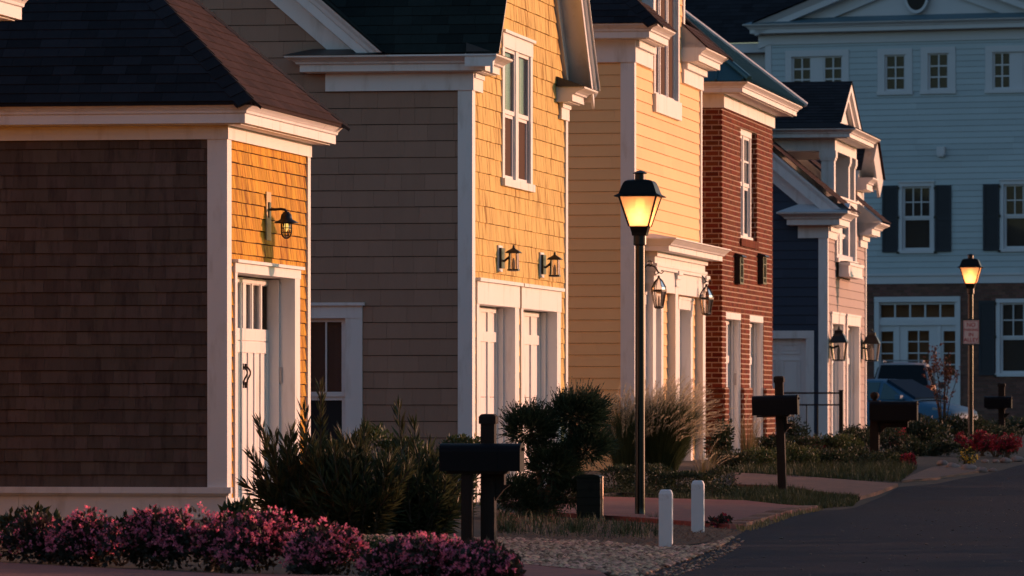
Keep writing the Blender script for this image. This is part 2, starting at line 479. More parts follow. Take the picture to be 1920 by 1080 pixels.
def hip_roof(H, W, L, o, z, tanp, mats, e=.14, seed=5, thick=.03, caps=True):
    """hip roof over x -L..0, y 0..W with its eaves at overhang o; ridge along x. Parts: roof (near and far slope), front slope"""
    c = 1/math.sqrt(1+tanp*tanp); s_ = tanp*c
    half = (W+2*o)/2; hl = half/c
    x0, x1, y0, y1 = -L-o, o, -o, W+o
    mb = MB()
    slope(mb, (x0, y0, z), (1,0,0), (0,c,s_), [(0,0),(x1-x0,0),(x1-x0-half,hl),(0,hl)], e, seed=seed)
    slope(mb, (x1, y1, z), (-1,0,0), (0,-c,s_), [(0,0),(x1-x0,0),(x1-x0,hl),(half,hl)], e, seed=seed+1)
    # eave edge of the roof deck
    mb.box(x0, x1-.002, y0+.005, y0+.02, z-thick, z-.001, .3)
    roof = H.part('roof', mb, mats[0])
    mb = MB()
    slope(mb, (x1, y0, z), (0,1,0), (-c,0,s_), [(0,0),(y1-y0,0),(half,hl)], e, seed=seed+2)
    mb.box(x1-.02, x1-.005, y0, y1, z-thick, z-.001, .3)
    fs = H.part('front_roof_slope', mb, mats[1], roof)
    if caps:
        mb = MB(); apex = Vector((x1-half, y0+half, z+half*tanp))
        hip_cap(mb, (x1, y0, z), apex); hip_cap(mb, (x1, y1, z), apex); hip_cap(mb, apex, (x0, y0+half, z+half*tanp))
        H.part('hip_cap', mb, mats[0], roof)
    return roof
def panel_door(H, pl, a0, a1, z0, z1, d, parent, m=None):
    pass

# ================================================================== 1: brown shingle garage
H1 = House('garage', 'brown cedar shingle garage with dark hipped roof and tall white trim', 'garage', 421, 53.3, 0.0)
H = H1
W1 = H.fy(575.5); L1 = 11.0
zfb = H.sz(300, 262); zsof = H.sz(300, 234, .247); zwt = H.sz(300, 914)
cb = .158
# door opening in the front plane
da0 = H.fy(440.5, .03); da1 = H.fy(562, .03); oa1 = H.fy(552.5, .03); oa0 = da0+.10
dz1 = H.fz(440, 486, .03); oz1 = H.fz(440, 510, .03)
door_hole = (da0+.01, da1-.01, 0, dz1-.01)
mb = MB()
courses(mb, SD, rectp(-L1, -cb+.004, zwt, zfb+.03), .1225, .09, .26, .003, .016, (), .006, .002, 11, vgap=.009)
H.part('side_shingles', mb, M['cedar_dark'])['label'] = 'dark brown shingles on the shaded side'
mb = MB()
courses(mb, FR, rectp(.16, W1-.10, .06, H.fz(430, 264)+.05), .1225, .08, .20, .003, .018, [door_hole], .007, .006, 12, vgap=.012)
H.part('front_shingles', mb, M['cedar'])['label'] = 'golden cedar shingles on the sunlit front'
mb = MB()
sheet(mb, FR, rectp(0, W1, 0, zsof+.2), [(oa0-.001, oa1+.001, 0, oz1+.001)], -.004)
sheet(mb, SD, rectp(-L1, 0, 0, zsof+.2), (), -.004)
H.part('wall_backing', mb, M['lap_shade_brown']); mb = MB()
fw = MB(); sheet(fw, (Vector((0,W1,0)), Vector((-1,0,0)), Vector((0,0,1))), rectp(0, L1, 0, zsof+.2)); H.part('far_wall', fw, M['cedar_far'])
sheet(mb, (Vector((-L1,W1,0)), Vector((0,-1,0)), Vector((0,0,1))), rectp(0, W1, 0, zsof+.2))
H.part('wall', mb, M['cedar_dark'])
mb = MB()
mb.box(-cb, .032, -.032, 0, zwt, zfb+.04, .5); mb.box(0, .032, 0, .165, .0, zfb+.04, .5)
mb.box(0, .032, W1-.105, W1+.03, 0, zfb+.04, .5)
H.part('corner_board', mb, M['white'])
mb = MB()   # frieze below the soffit
mb.box(-L1, .045, -.045, 0, zfb, zsof+.005, .5); mb.box(0, .045, 0, W1+.03, zfb, zsof+.005, .6)
H.part('frieze', mb, M['white'])
mb = MB(); sweep(mb, CROWN(.247, .315, .205), [(-L1, 0), (0, 0), (0, W1), (-L1, W1)], zsof)
H.part('cornice', mb, M['white'])
mb = MB()
mb.box(-L1, .075, -.075, -.0005, zwt-.055, zwt+.004, .5); mb.box(-L1, .05, -.05, -.0005, zwt-.075, zwt-.055, .5)
H.part('water_table', mb, M['white'])
mb = MB()
for i in range(6):
    x1_ = .022-i*2.0; mb.box(x1_-1.997, x1_, -.022, -.0005, -.15, zwt-.075)
mb.box(0, .022, 0, da0, -.15, zwt-.1)
H.part('base_board', mb, M['white'])
hip_roof(H, W1, L1, .33, zsof+.207, .93, (M['roof_dark'], M['roof_sun_tint']), .135, 21)
# garage door with casing
mb = MB()
mb.pbox('F', da0, oa0, .02, oz1, -.002, .034, .5); mb.pbox('F', oa1, da1, .02, oz1, -.002, .034, .5)
mb.pbox('F', da0-.02, da1+.02, oz1, dz1-.03, -.002, .040, .55); mb.pbox('F', da0-.05, da1+.05, dz1-.03, dz1, -.002, .075, .5)
rec = .235
mb.pbox('F', oa0-.02, oa0, 0, oz1, -rec-.02, -.0021, .5); mb.pbox('F', oa1, oa1+.02, 0, oz1, -rec-.02, -.0021, .5)
mb.pbox('F', oa0, oa1, oz1, oz1+.02, -rec-.02, -.0021, .5)
mb.pbox('F', oa1-.05, oa1, .0, oz1-.012, -rec+.002, -.12, .5)
fr1 = H.part('door_frame', mb, M['white'])
mb = MB(); d = -rec
P = lambda px: H.fy(px, d)
zz = lambda py: H.fz(470, py, d)
holes = []
gz0, gz1 = zz(616.5), zz(534)
groups = [(P(459)+.0, P(469.5)), (P(475), P(486)), (P(491.5), P(504))]
pw = groups[0][1]-groups[0][0]
lefts = [(P(448)-pw, P(448)), (P(448)-pw-.41, P(448)-.41), (P(448)-2*pw-.54, P(448)-pw-.54)]
holes = [(a, b, gz0, gz1) for (a, b) in groups+lefts if a > oa0]
for q in sub_rects((oa0, oa1-.05, .03, oz1-.012), holes):
    mb.pbox('F', q[0], q[1], q[2], q[3], d-.04, d, .5)
# raised rails, stiles and the seams of the folding sections
def strip(a0, a1, z0, z1, t=.014): mb.pbox('F', a0, a1, z0, z1, d, d+t, .5)
L0, R0 = oa0, oa1-.052
strip(L0, R0, zz(532), oz1-.014); strip(L0, R0, zz(639), gz0); strip(L0, R0, zz(662), zz(640.5))
strip(L0, R0, .03, .18)
bw = .30; a = R0
while a > L0+.1:
    strip(max(a-.085, L0), a, .18, zz(662), .014); a -= bw
for px in (448.5, 470, 486.5, 504.2):
    strip(P(px)+.004, P(px)+.052, gz0, zz(532), .012)
strip(P(459)-.14, P(459)-.004, gz0, zz(532), .014)
door1 = H.part('garage_door', mb, M['white'], bevel=.003)
mb = MB()
for (a, b, c, e) in holes: mb.pbox('F', a, b, c, e, d-.028, d-.022, .5)
H.part('pane', mb, M['glass'], door1)
mb = MB(); mb.pbox('F', oa0, oa1, gz0-.1, gz1+.1, d-.075, d-.06); H.part('interior', mb, M['blind'], door1)
def shandle(ya, z1, z0):
    b = MB()
    zc = [z1 + (z0-z1)*t for t in np.linspace(0, 1, 13)]
    for k in range(1):
        b.tube([(d+.02+.028*math.sin(math.pi*t)+.012*math.sin(2*math.pi*t), ya+.012*math.sin(math.pi*2*t), z) for t, z in zip(np.linspace(0,1,13), zc)], .009, 8)
    b.tube([(d+.012, ya, z1+.03), (d+.012, ya, z1-.03)], .012); b.tube([(d+.012, ya, z0+.03), (d+.012, ya, z0-.03)], .012)
    return b
H.part('handle', shandle(P(453), zz(688), zz(722)), M['bronze'], door1, smooth=True)
H.part('handle', shandle(P(459), zz(688), zz(722)), M['bronze'], door1, smooth=True)
mb = MB()
kx = -.13; kz0, kz1 = H.fz(537, 719, kx), H.fz(537, 689, kx)
mb.box(kx-.035, kx+.035, oa1-.028, oa1-.0005, kz0, kz1, .5); mb.box(kx-.028, kx+.028, oa1-.034, oa1-.028, kz0+.02, kz1-.012, .5)
H.part('keypad', mb, mat('grey_plastic', (.46,.41,.38), .5), fr1, bevel=.004)

# ================================================================== 0: the neighbour whose eave end shows at the top left
H0 = House('neighbour_garage', 'nearest garage with only its sunlit eave tip in the upper corner', 'garage', -560, 41.0, 0.0)
H = H0
W0 = H.fy(-31)
zt0 = H.fz(0, 30, .25)
mb = MB()
sheet(mb, FR, rectp(0, W0, 0, zt0+.2)); sheet(mb, SD, rectp(-9, 0, 0, zt0+.2))
sheet(mb, (Vector((0,W0,0)), Vector((-1,0,0)), Vector((0,0,1))), rectp(0, 9, 0, zt0+.2))
sheet(mb, (Vector((-9,W0,0)), Vector((0,-1,0)), Vector((0,0,1))), rectp(0, W0, 0, zt0+.2))
courses(mb, FR, rectp(.02, W0, .3, zt0-.2), .1225, .1, .25, .003, .016, (), .006, .004, 14)
H.part('wall', mb, M['cedar'])
mb = MB(); mb.box(-9, .045, -.045, 0, zt0-.2, zt0+.004); mb.box(0, .045, 0, W0+.03, zt0-.2, zt0+.004); H.part('frieze', mb, M['white'])
mb = MB(); sweep(mb, CROWN(.27, .34, .24), [(-9, 0), (0, 0), (0, W0), (-9, W0)], zt0); H.part('cornice', mb, M['white'])
hip_roof(H, W0, 9, .36, zt0+.242, .93, (M['roof_dark'], M['roof_sun_tint']), .135, 31)

# ================================================================== 2: tan shingle house
H2 = House('tan_house', 'tan shingle house with steep gable over twin white garage doors', 'house', 881, 65.4, -.06)
H = H2
W2 = H.fy(1059.5); L2 = 10.0
zfb = H.sz(750, 170.5); zsof = H.sz(750, 135, .21)
hc2 = .19; o1, o2 = .215, .37
ze = zsof+hc2
tp = 1.17
cb = -H.sx(858.5, .03)
# holes on the front
w_a0, w_a1 = H.fy(944.5, .04), H.fy(1000.5, .04)
w_z0, w_z1 = H.fz(950, 349, .04), H.fz(950, 62, .04)
hw = window(H, 'F', w_a0, w_a1, w_z0, w_z1, cas=.15, head=.17, sill=.09, cd=.03, rec=.015, units=2, mull=.20, split=.5, stile=.05, up='stripe', low='brown_pane', cols=1, rows=1, screen=('low',))
doors2 = []
def garage_opening(H, a0, a1, z1, casl, casr, head, rec, stop=.05, capw=.05, pl='F', cd=.03):
    """casing, jambs and stop of a garage opening; returns frame part and opening"""
    mb = MB(); oa0, oa1, oz1 = a0+casl, a1-casr, z1-head
    mb.pbox(pl, a0, oa0, .0, oz1, -.002, cd, .5); mb.pbox(pl, oa1, a1, .0, oz1, -.002, cd, .5)
    mb.pbox(pl, a0-.01, a1+.01, oz1, z1-.03, -.002, cd+.008, .5); mb.pbox(pl, a0-.04, a1+.04, z1-.03, z1+.01, -.002, cd+capw, .5)
    mb.pbox(pl, oa0-.02, oa0, 0, oz1, -rec-.03, -.0021, .5); mb.pbox(pl, oa1, oa1+.02, 0, oz1, -rec-.03, -.0021, .5)
    mb.pbox(pl, oa0, oa1, oz1, oz1+.02, -rec-.03, -.0021, .5)
    mb.pbox(pl, oa1-stop, oa1, 0, oz1-.01, -rec+.002, -rec*.55, .5)
    f = H.part('door_frame', mb, M['white'])
    return f, (oa0, oa1, oz1), (a0+.01, a1-.01, -.1, z1-.01)
def plank_door(H, op, d, zrail, zseam, nb=6, glaze=None, stop=.05, pl='F'):
    oa0, oa1, oz1 = op; mb = MB()
    R0 = oa1-stop-.002
    mb.pbox(pl, oa0, R0, .02, zseam, d-.04, d, .5); mb.pbox(pl, oa0, R0, zseam+.006, oz1-.012, d-.04, d, .5)
    def st(a0, a1, z0, z1, t=.022): mb.pbox(pl, a0, a1, z0, z1, d, d+t, .5)
    st(oa0, R0, zrail-.06, zrail+.06); st(oa0, R0, oz1-.07, oz1-.014); st(oa0, R0, .02, .14)
    n = nb; w = (R0-oa0)/n
    for i in range(n+1):
        c = oa0+w*i; a0 = max(c-.065, oa0); a1 = min(c+.065, R0)
        st(a0, a1, .14, zrail-.06); st(a0, a1, zrail+.06, oz1-.07)
    return H.part('garage_door', mb, M['white'])
zh1 = H.fz(895, 522, .03); 
opens = []
for (pa0, pa1, hy) in ((894.5, 973.5, 522), (977.5, 1051.5, 533.5)):
    a0, a1 = H.fy(pa0, .03), H.fy(pa1, .03)
    f, op, hole = garage_opening(H, a0, a1, zh1, .16, .30, .29, .20)
    dr = plank_door(H, op, -.20, H.fz(920, 632, -.2), H.fz(920, 745, -.2), 4)
    opens.append(hole)
mb = MB()
gab = lambda y: 0
gpoly = [(.17, .0), (W2-.12, .0), (W2-.12, zsof+.02+.12*tp), (W2/2, ze+(W2/2)*tp), (.17, zsof+.02+.12*tp)]
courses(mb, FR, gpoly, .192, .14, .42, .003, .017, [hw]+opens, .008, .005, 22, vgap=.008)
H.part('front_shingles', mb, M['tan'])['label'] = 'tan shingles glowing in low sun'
mb = MB()
frame_holes = [(hw[0]+.15, hw[1]-.15, hw[2]+.08, hw[3]-.2)] + [(h[0]+.16, h[1]-.28, h[2], h[3]-.25) for h in opens]
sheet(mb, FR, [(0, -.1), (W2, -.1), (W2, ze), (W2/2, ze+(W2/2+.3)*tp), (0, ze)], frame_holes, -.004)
H.part('wall_backing', mb, M['lap_shade_brown']); mb = MB()
fw = MB(); sheet(fw, (Vector((0,W2,0)), Vector((-1,0,0)), Vector((0,0,1))), rectp(0, L2, -.1, ze)); H.part('far_wall', fw, M['tan_bounce'])
sheet(mb, (Vector((-L2,W2,0)), Vector((0,-1,0)), Vector((0,0,1))), rectp(0, W2, -.1, ze+5))
H.part('wall', mb, M['taupe'])
# side wall: lower part and the tall camera-side gable to the left of the rake
rA, rB = H.S(507, 0), H.S(615, 94)
rs = (rB[1]-rA[1])/(rB[0]-rA[0])
rz_ = lambda x: rA[1]+rs*(x-rA[0])        # lower edge of the rake board
xr = H.sx(640)
swh = []
sw0 = H.sx(540); sw1 = H.sx(679, .03); sz0, sz1 = .35, H.sz(650, 573)
swh.append(window(H, 'S', sw0, sw1, sz0, sz1, cas=.20, head=.145, sill=.1, cd=.03, rec=.06, units=1, split=(H.sz(650,735)-sz0)/(sz1-sz0)-.02, stile=.055, cols=2, up='dark_curtain', low='dark_screen', screen=('low',)))
ww1 = H.sx(393, .03); wwz = H.sz(390, 27)
swh.append(window(H, 'S', ww1-1.0, ww1, wwz-1.6, wwz, cas=.09, head=.13, rec=.06, label='upper side window half hidden by the garage roof'))
mb = MB()
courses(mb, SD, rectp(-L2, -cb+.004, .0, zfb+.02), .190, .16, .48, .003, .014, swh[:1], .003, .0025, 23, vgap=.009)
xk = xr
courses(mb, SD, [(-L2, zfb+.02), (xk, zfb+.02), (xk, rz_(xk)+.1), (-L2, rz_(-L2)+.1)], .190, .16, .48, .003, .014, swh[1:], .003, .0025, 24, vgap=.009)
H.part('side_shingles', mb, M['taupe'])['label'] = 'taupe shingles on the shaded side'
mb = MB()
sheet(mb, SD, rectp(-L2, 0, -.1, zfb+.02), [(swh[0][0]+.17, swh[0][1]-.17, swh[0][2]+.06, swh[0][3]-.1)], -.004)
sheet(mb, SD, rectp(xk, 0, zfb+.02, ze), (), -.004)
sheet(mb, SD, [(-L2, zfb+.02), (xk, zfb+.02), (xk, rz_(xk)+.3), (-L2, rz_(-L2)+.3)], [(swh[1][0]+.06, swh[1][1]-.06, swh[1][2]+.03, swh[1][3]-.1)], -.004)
H.part('side_wall', mb, M['lap_shade_grey'])
mb = MB()
mb.box(-cb, .034, -.034, 0, -.1, zfb+.01, .5); mb.box(0, .034, 0, .17, -.1, zfb+.01, .5); mb.box(0, .034, W2-.13, W2+.03, -.1, zfb+.01, .5)
H.part('corner_board', mb, M['white'])
xf0 = H.sx(610, .045); xc0 = H.sx(562, o1)+o1
mb = MB()
mb.box(xf0, .05, -.05, 0, zfb, zsof+.004, .5); mb.box(0, .05, 0, .62, zfb, zsof+.004, .5); mb.box(0, .05, W2-.6, W2+.05, zfb, zsof+.004, .5)
mb.box(0, .07, 0, .63, zsof-.06, zsof+.003, .5); mb.box(0, .07, W2-.61, W2+.07, zsof-.06, zsof+.003, .5)
H.part('frieze', mb, M['white'])
mb = MB()
sweep(mb, CROWN(o1, o2, hc2), [(xc0, .02), (xc0, 0), (0, 0), (0, .80)], zsof)
sweep(mb, CROWN(o1, o2, hc2), [(0, W2-.80), (0, W2), (-6, W2)], zsof)
H.part('cornice', mb, M['white'])
mb = MB()   # sloped metal caps on the cornice returns
for (y0, y1) in ((-o2, .84), (W2-.84, W2+o2)):
    mb.add([(o2+.015,y0,ze+.002),(o2+.015,y1,ze+.002),(0.02,y1,ze+.13),(0.02,y0,ze+.13),(0.02,y0,ze+.002),(0.02,y1,ze+.002)], [(0,1,2,3),(0,3,4),(1,5,2),(0,4,5,1)], .5)
xcr = H.sx(734)
mb.add([(xc0-o2-.03,-o2-.015,ze+.003),(xcr,-o2-.015,ze+.003),(xcr,-.002,ze+.10),(xc0-.1,-.002,ze+.10),(xc0-.1,-.002,ze+.003),(xcr,-.002,ze+.003)], [(0,1,2,3),(0,3,4),(1,5,2),(0,4,5,1)], .5)
H.part('return_flashing', mb, M['flash'])
# rake of the camera-side gable
mb = MB()
xa = -6.0
xb = rA[0]+(ze+.03-rA[1])/rs
A = (xa, 0, rz_(xa)); B = (xb, 0, ze+.03)
out = (0, -1, 0)
raked(mb, [(0,0),(.045,0),(.045,.28),(0,.28)], A, B, out, level=rs)
raked(mb, [(0,.281),(.27,.281),(.27,.40),(.30,.42),(.315,.47),(.36,.52),(.365,.55),(0,.55)], A, B, out, level=rs)
raked(mb, [(.045,.24),(.075,.25),(.09,.28),(.045,.28)], A, B, out, level=rs)
H.part('rake_board', mb, M['white'])
mb = MB()   # roof over that gable: falls towards the alley
sl = rs; c = 1/math.sqrt(1+sl*sl)
raked(mb, [(-.02,.551),(.385,.551),(.385,.58),(-.02,.58)], A, B, out, level=rs)
H.part('side_gable_roof', mb, M['roof_green'])
# front gable roof
c = 1/math.sqrt(1+tp*tp); s_ = tp*c
half = W2/2+o2; hl = half/c
mb = MB()
xo = o2+.03
slope(mb, (xo-9, -o2, ze+.012), (1,0,0), (0,c,s_), [(9-xo+xcr,0),(9,0),(9,hl),(9-xo+xcr+hl*s_/rs,hl)], .15, seed=41)
slope(mb, (xo, W2+o2, ze+.012), (-1,0,0), (0,-c,s_), [(0,0),(7,0),(7,hl),(0,hl)], .15, seed=42)
roof2 = H.part('roof', mb, M['roof_green'])
mb = MB()   # rakes of the front gable: frieze, soffit, fascia and crown
for sgn, y0 in ((1, -o2), (-1, W2+o2)):
    A = (0, y0+sgn*.02, ze-.02); B = (0, W2/2, ze-.02+(half-.02)*tp)
    raked(mb, [(.0,-.44),(.05,-.44),(.05,-.12),(0,-.12)], (0, y0+sgn*.42, ze-.02+.40*tp), B, (1,0,0))
    raked(mb, [(0,-.12),(o1+.08,-.12),(o1+.08,-.20),(o1+.11,-.20),(o1+.11,-.07),(o1+.13,-.05),(o2,-.01),(o2,.02),(0,.02)], A, B, (1,0,0))
    raked(mb, [(o2-.02,.021),(o2+.03,.021),(o2+.03,.045),(o2-.02,.045)], A, B, (1,0,0))
H.part('front_rake', mb, M['white'])
# ================================================================== 3: yellow clapboard house
def core(H, W, L, z, fholes=(), sholes=(), zb=-.1, m='mortar', far=True, name='wall', gable=None):
    mb = MB()
    fp = rectp(0, W, zb, z) if gable is None else [(0,zb),(W,zb),(W,z),(W/2,gable),(0,z)]
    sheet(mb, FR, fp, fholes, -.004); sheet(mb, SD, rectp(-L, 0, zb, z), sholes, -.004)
    H.part('wall_backing', mb, M['lap_shade_yellow']); mb = MB()
    fw = MB(); sheet(fw, (Vector((0,W,0)), Vector((-1,0,0)), Vector((0,0,1))), rectp(0, L, zb, z)); H.part('far_wall', fw, M[m])
    sheet(mb, (Vector((-L,W,0)), Vector((0,-1,0)), Vector((0,0,1))), rectp(0, W, zb, z))
    return H.part(name, mb, M[m])
def shrink(h, l=.06, r=.06, b=.03, t=.1): return (h[0]+l, h[1]-r, h[2]+b, h[3]-t)

H3 = House('yellow_house', 'yellow clapboard house with cornice over pilasters and garage doors', 'house', 1186, 78.5, .16)
H = H3
W3 = H.fy(1312.5); L3 = 8.0
zfb = H.sz(1140, 117); zsof = H.sz(1140, 73, .25)
o1, o2, hc = .27, .38, .205; ze = zsof+hc
cb = -H.sx(1163.5, .03)
# triple window in the wall dormer
dy0, dy1 = H.fy(1222), H.fy(1280)
wz0 = H.fz(1240, 214, .03)
hw = window(H, 'F', H.fy(1227, .03), H.fy(1274.5, .03), wz0, wz0+3.3, cas=.14, head=.2, sill=.26, cd=.03, rec=.05, units=3, mull=.07, split=0, stile=.05, low='inside', up='brown_pane', screen=('up',))
zh3 = H.fz(1300, 545, .0)
op1 = (H.fy(1204), H.fy(1244, .03)); op2 = (H.fy(1268, .0), H.fy(1299, .03))
zt1 = H.fz(1235, 552, .03); 
opens = []
for (a0, a1) in (op1, op2):
    f, op, hole = garage_opening(H, a0, a1, zt1, .16, .22, .17, .24, stop=.05, capw=.02)
    plank_door(H, op, -.24, 1.5, 1.1, 6); opens.append(hole)
mb = MB()
ec = .161
courses(mb, FR, rectp(.14, W3-.12, .0, zsof+.02), ec, 2.2, 4.5, .003, .017, [hw]+opens, 0, .002, 51, vgap=.0045)
courses(mb, FR, rectp(dy0+.13, dy1-.13, zsof+.02, zsof+2.6), ec, 2.2, 4.5, .003, .017, [hw], 0, .002, 52, vgap=.0045)
H.part('front_clapboards', mb, M['yellow'])
mb = MB()
courses(mb, SD, rectp(-L3, -cb+.003, .0, zfb+.02), ec, 2.5, 4.5, .003, .017, (), 0, .002, 53, vgap=.0045)
H.part('side_clapboards', mb, M['yellow'])
core(H, W3, L3, ze, [shrink(hw, .12, .12, .25, .15)]+[(h[0]+.16, h[1]-.2, h[2], h[3]-.13) for h in opens], m='yellow')
mb = MB()
mb.box(-cb, .032, -.032, 0, -.1, zfb+.01, .5); mb.box(0, .032, 0, .14, -.1, zfb+.01, .5); mb.box(0, .032, W3-.12, W3+.032, -.1, zfb+.01, .5)
H.part('corner_board', mb, M['white'])
yn, yf = H.fy(1256, .30), H.fy(1276, 0)
mb = MB()
mb.box(-L3, .05, -.05, 0, zfb, zsof+.004, .5); mb.box(0, .05, 0, yn+.1, zfb, zsof+.004, .5); mb.box(0, .05, yf+.05, W3+.05, zfb, zsof+.004, .5)
mb.box(0, .10, 0, yn+.08, zsof-.10, zsof+.003, .5); mb.box(0, .10, yf+.06, W3+.1, zsof-.10, zsof+.003, .5)
H.part('frieze', mb, M['white'])
mb = MB()
sweep(mb, CROWN(o1, o2, hc), [(-L3, 0), (0, 0), (0, yn)], zsof)
sweep(mb, CROWN(o1, o2, hc), [(0, yf), (0, W3), (-L3, W3)], zsof)
H.part('cornice', mb, M['white'])
# hip roof, its front slope broken by the dormer
tp3 = .95; c = 1/math.sqrt(1+tp3**2); s_ = tp3*c
o = o2+.02; half = (W3+2*o)/2; hl = half/c
mb = MB()
slope(mb, (-L3-o, -o, ze), (1,0,0), (0,c,s_), [(0,0),(L3+2*o,0),(L3+2*o-half,hl),(0,hl)], .14, seed=61)
slope(mb, (o, W3+o, ze), (-1,0,0), (0,-c,s_), [(0,0),(L3+2*o,0),(L3+2*o,hl),(half,hl)], .14, seed=62)
rf3 = H.part('roof', mb, M['roof_dark'])
mb = MB()
fu = lambda y: y+o
vcut = o/c
slope(mb, (o, -o, ze), (0,1,0), (-c,0,s_), [(0,0),(fu(yn),0),(fu(yn)-.0,vcut*1.0),(vcut*c,vcut)], .14, seed=63)
slope(mb, (o, -o, ze), (0,1,0), (-c,0,s_), [(fu(yf),0),(fu(W3)+o,0),(fu(W3)+o-vcut*c,vcut),(fu(yf),vcut)], .14, seed=64)
slope(mb, (o, -o, ze), (0,1,0), (-c,0,s_), [(vcut*c,vcut),(fu(dy0),vcut),(fu(dy0),hl*.9),(half*.9,hl*.9)], .14, seed=65)
slope(mb, (o, -o, ze), (0,1,0), (-c,0,s_), [(fu(dy1),vcut),(fu(W3)+o-vcut*c,vcut),(half*1.1,hl*.9),(fu(dy1),hl*.9)], .14, seed=66)
H.part('front_roof_slope', mb, M['roof_sun_tint'], rf3)
mb = MB()
apex = Vector((o-half, -o+half, ze+half*tp3))
hip_cap(mb, (o, -o, ze), apex); hip_cap(mb, (o, W3+o, ze), apex)
H.part('hip_cap', mb, M['roof_dark'], rf3)
mb = MB()     # closed ends of the broken cornice
for y in (yn, yf):
    mb.add([(0,y,ze),(o2,y,ze),(0,y,ze+o2*tp3)], [(0,1,2),(2,1,0)], .5)
H.part('cornice_end', mb, M['white'])
# wall dormer
zd = zsof+2.3
mb = MB()
courses(mb, (Vector((0,dy0,0)), Vector((1,0,0)), Vector((0,0,1))), rectp(-3.2, -.1, ze, zd), ec, 2, 4, .003, .017, (), 0, .002, 55)
sheet(mb, (Vector((0,dy0,0)), Vector((1,0,0)), Vector((0,0,1))), rectp(-3.2, 0, ze-.3, zd))
sheet(mb, FR, [(dy0, ze-.3), (dy1, ze-.3), (dy1, zd), ((dy0+dy1)/2, zd+1.6), (dy0, zd)], [shrink(hw, .12, .12, .25, .15)], -.004)
sheet(mb, (Vector((0,dy1,0)), Vector((-1,0,0)), Vector((0,0,1))), rectp(0, 3.2, ze-.3, zd))
dorm = H.part('dormer', mb, M['yellow'])
mb = MB()
mb.box(-.14, .032, dy0-.03, dy0, ze-.02, zd, .5); mb.box(0, .032, dy0, dy0+.12, zsof, zd, .5); mb.box(0, .032, dy1-.12, dy1+.03, zsof, zd, .5)
H.part('corner_trim', mb, M['white'], dorm)
mb = MB()
c2 = math.sqrt(.5)
ym = (dy0+dy1)/2
hd = (dy1-dy0)/2+.3
slope(mb, (-4, dy0-.3, zd-.1), (1,0,0), (0,c2,c2), [(0,0),(4.35,0),(4.35,hd/c2),(0,hd/c2)], .14, seed=67)
slope(mb, (.35, dy1+.3, zd-.1), (-1,0,0), (0,-c2,c2), [(0,0),(4.35,0),(4.35,hd/c2),(0,hd/c2)], .14, seed=68)
H.part('dormer_roof', mb, M['roof_dark'], dorm)
# entablature over the garage doors
ya, yb = H.fy(1206), H.fy(1322, .15)
zc0 = H.fz(1232, 469, .25); zc1 = H.fz(1232, 440, .33)
mb = MB()
hc3 = zc1-zc0
prof = [(0,0),(.26,0),(.26,hc3*.35),(.29,hc3*.4),(.30,hc3*.5),(.36,hc3*.78),(.38,hc3*.82),(.38,hc3*.9),(0,hc3*1.25)]
sweep(mb, prof, [(0, ya+.12), (.12, ya+.12), (.12, yb), (0, yb)], zc0)
H.part('entablature_cornice', mb, M['white'])
zf0 = H.fz(1300, 520, .15)
za = zt1+.03
mb = MB()
mb.box(.0005, .15, ya+.1, yb, za+.36, zc0+.002, .5); mb.box(.0005, .19, ya+.08, yb+.03, zc0-.07, zc0+.001, .5)
mb.box(.0005, .17, ya+.1, yb+.01, za+.30, za+.36, .5); mb.box(.0005, .12, ya+.1, yb-.01, za, za+.30, .5)
mb.box(.0005, .185, ya+.09, yb+.02, za+.345, za+.385, .5)
H.part('entablature', mb, M['white'])
for px in (None, 1250.5, 1302.5):
    y0 = ya+.10 if px is None else H.fy(px)
    y1 = y0+.30
    mb = MB(); zt_ = za+.33
    mb.box(.0005, .125, y0, y1, .12, zt_-.2, .5); mb.box(.0005, .15, y0-.025, y1+.025, -.1, .12, .5)
    mb.box(.0005, .145, y0-.02, y1+.02, zt_-.23, zt_-.2, .5); mb.box(.0005, .14, y0-.015, y1+.015, zt_-.2, zt_-.12, .5)
    mb.box(.0005, .165, y0-.04, y1+.04, zt_-.12, zt_-.06, .5); mb.box(.0005, .19, y0-.06, y1+.06, zt_-.06, zt_, .5)
    H.part('pilaster', mb, M['white'])
mb = MB(); b_ = H.fy(1188); mb.box(.0005, .07, b_+.10, b_+.32, H.fz(1190, 563), H.fz(1190, 532), .5)
H.part('meter_box', mb, M['dark'])

# ================================================================== 4: brick house
H4 = House('brick_house', 'red brick house with teal metal roof and a tall white window', 'house', 1353, 88.3, .30)
H = H4
W4 = H.fy(1447.5); L4 = 8.0
zfb = H.sz(1335, 202); zsof = H.sz(1335, 175, .27)
o1, o2, hc = .37, .46, .17; ze = zsof+hc
zff = H.fz(1354, 202)
w0, w1 = H.fy(1380.5, -.06), H.fy(1412.5, -.02)
wz0, wz1 = H.fz(1395, 449, -.05), H.fz(1395, 243, -.05)
window(H, 'F', w0, w1, wz0, wz1, cas=.09, head=.10, sill=.05, cd=.02, rec=.02, units=2, mull=.14, cols=2, rows=2, split=.5, stile=.06, up='curtain', low='curtain', bd=-.075, cap=False, mun=.03)
wh = (w0-.005, w1+.25, wz0, wz1)
d1 = (H.fy(1360), H.fy(1389)); d2 = (H.fy(1404.5), H.fy(1431)); zt4 = H.fz(1390, 589, -.05)
dh = [(a, b, -.2, zt4) for a, b in (d1, d2)]
EB, BL = .0802, .215
mb = MB()
zpl = H.fz(1395, 727)
zs0 = wz0-.02
courses(mb, FR, rectp(0.0, W4, 0, zff+.02), EB, BL, BL, .012, .013, [wh]+dh+[(w0-.1, w1+.35, wz0-.14, wz0)], 0, .016, 71, vgap=.019, half_bond=True)
front_brick = mb
side = MB()
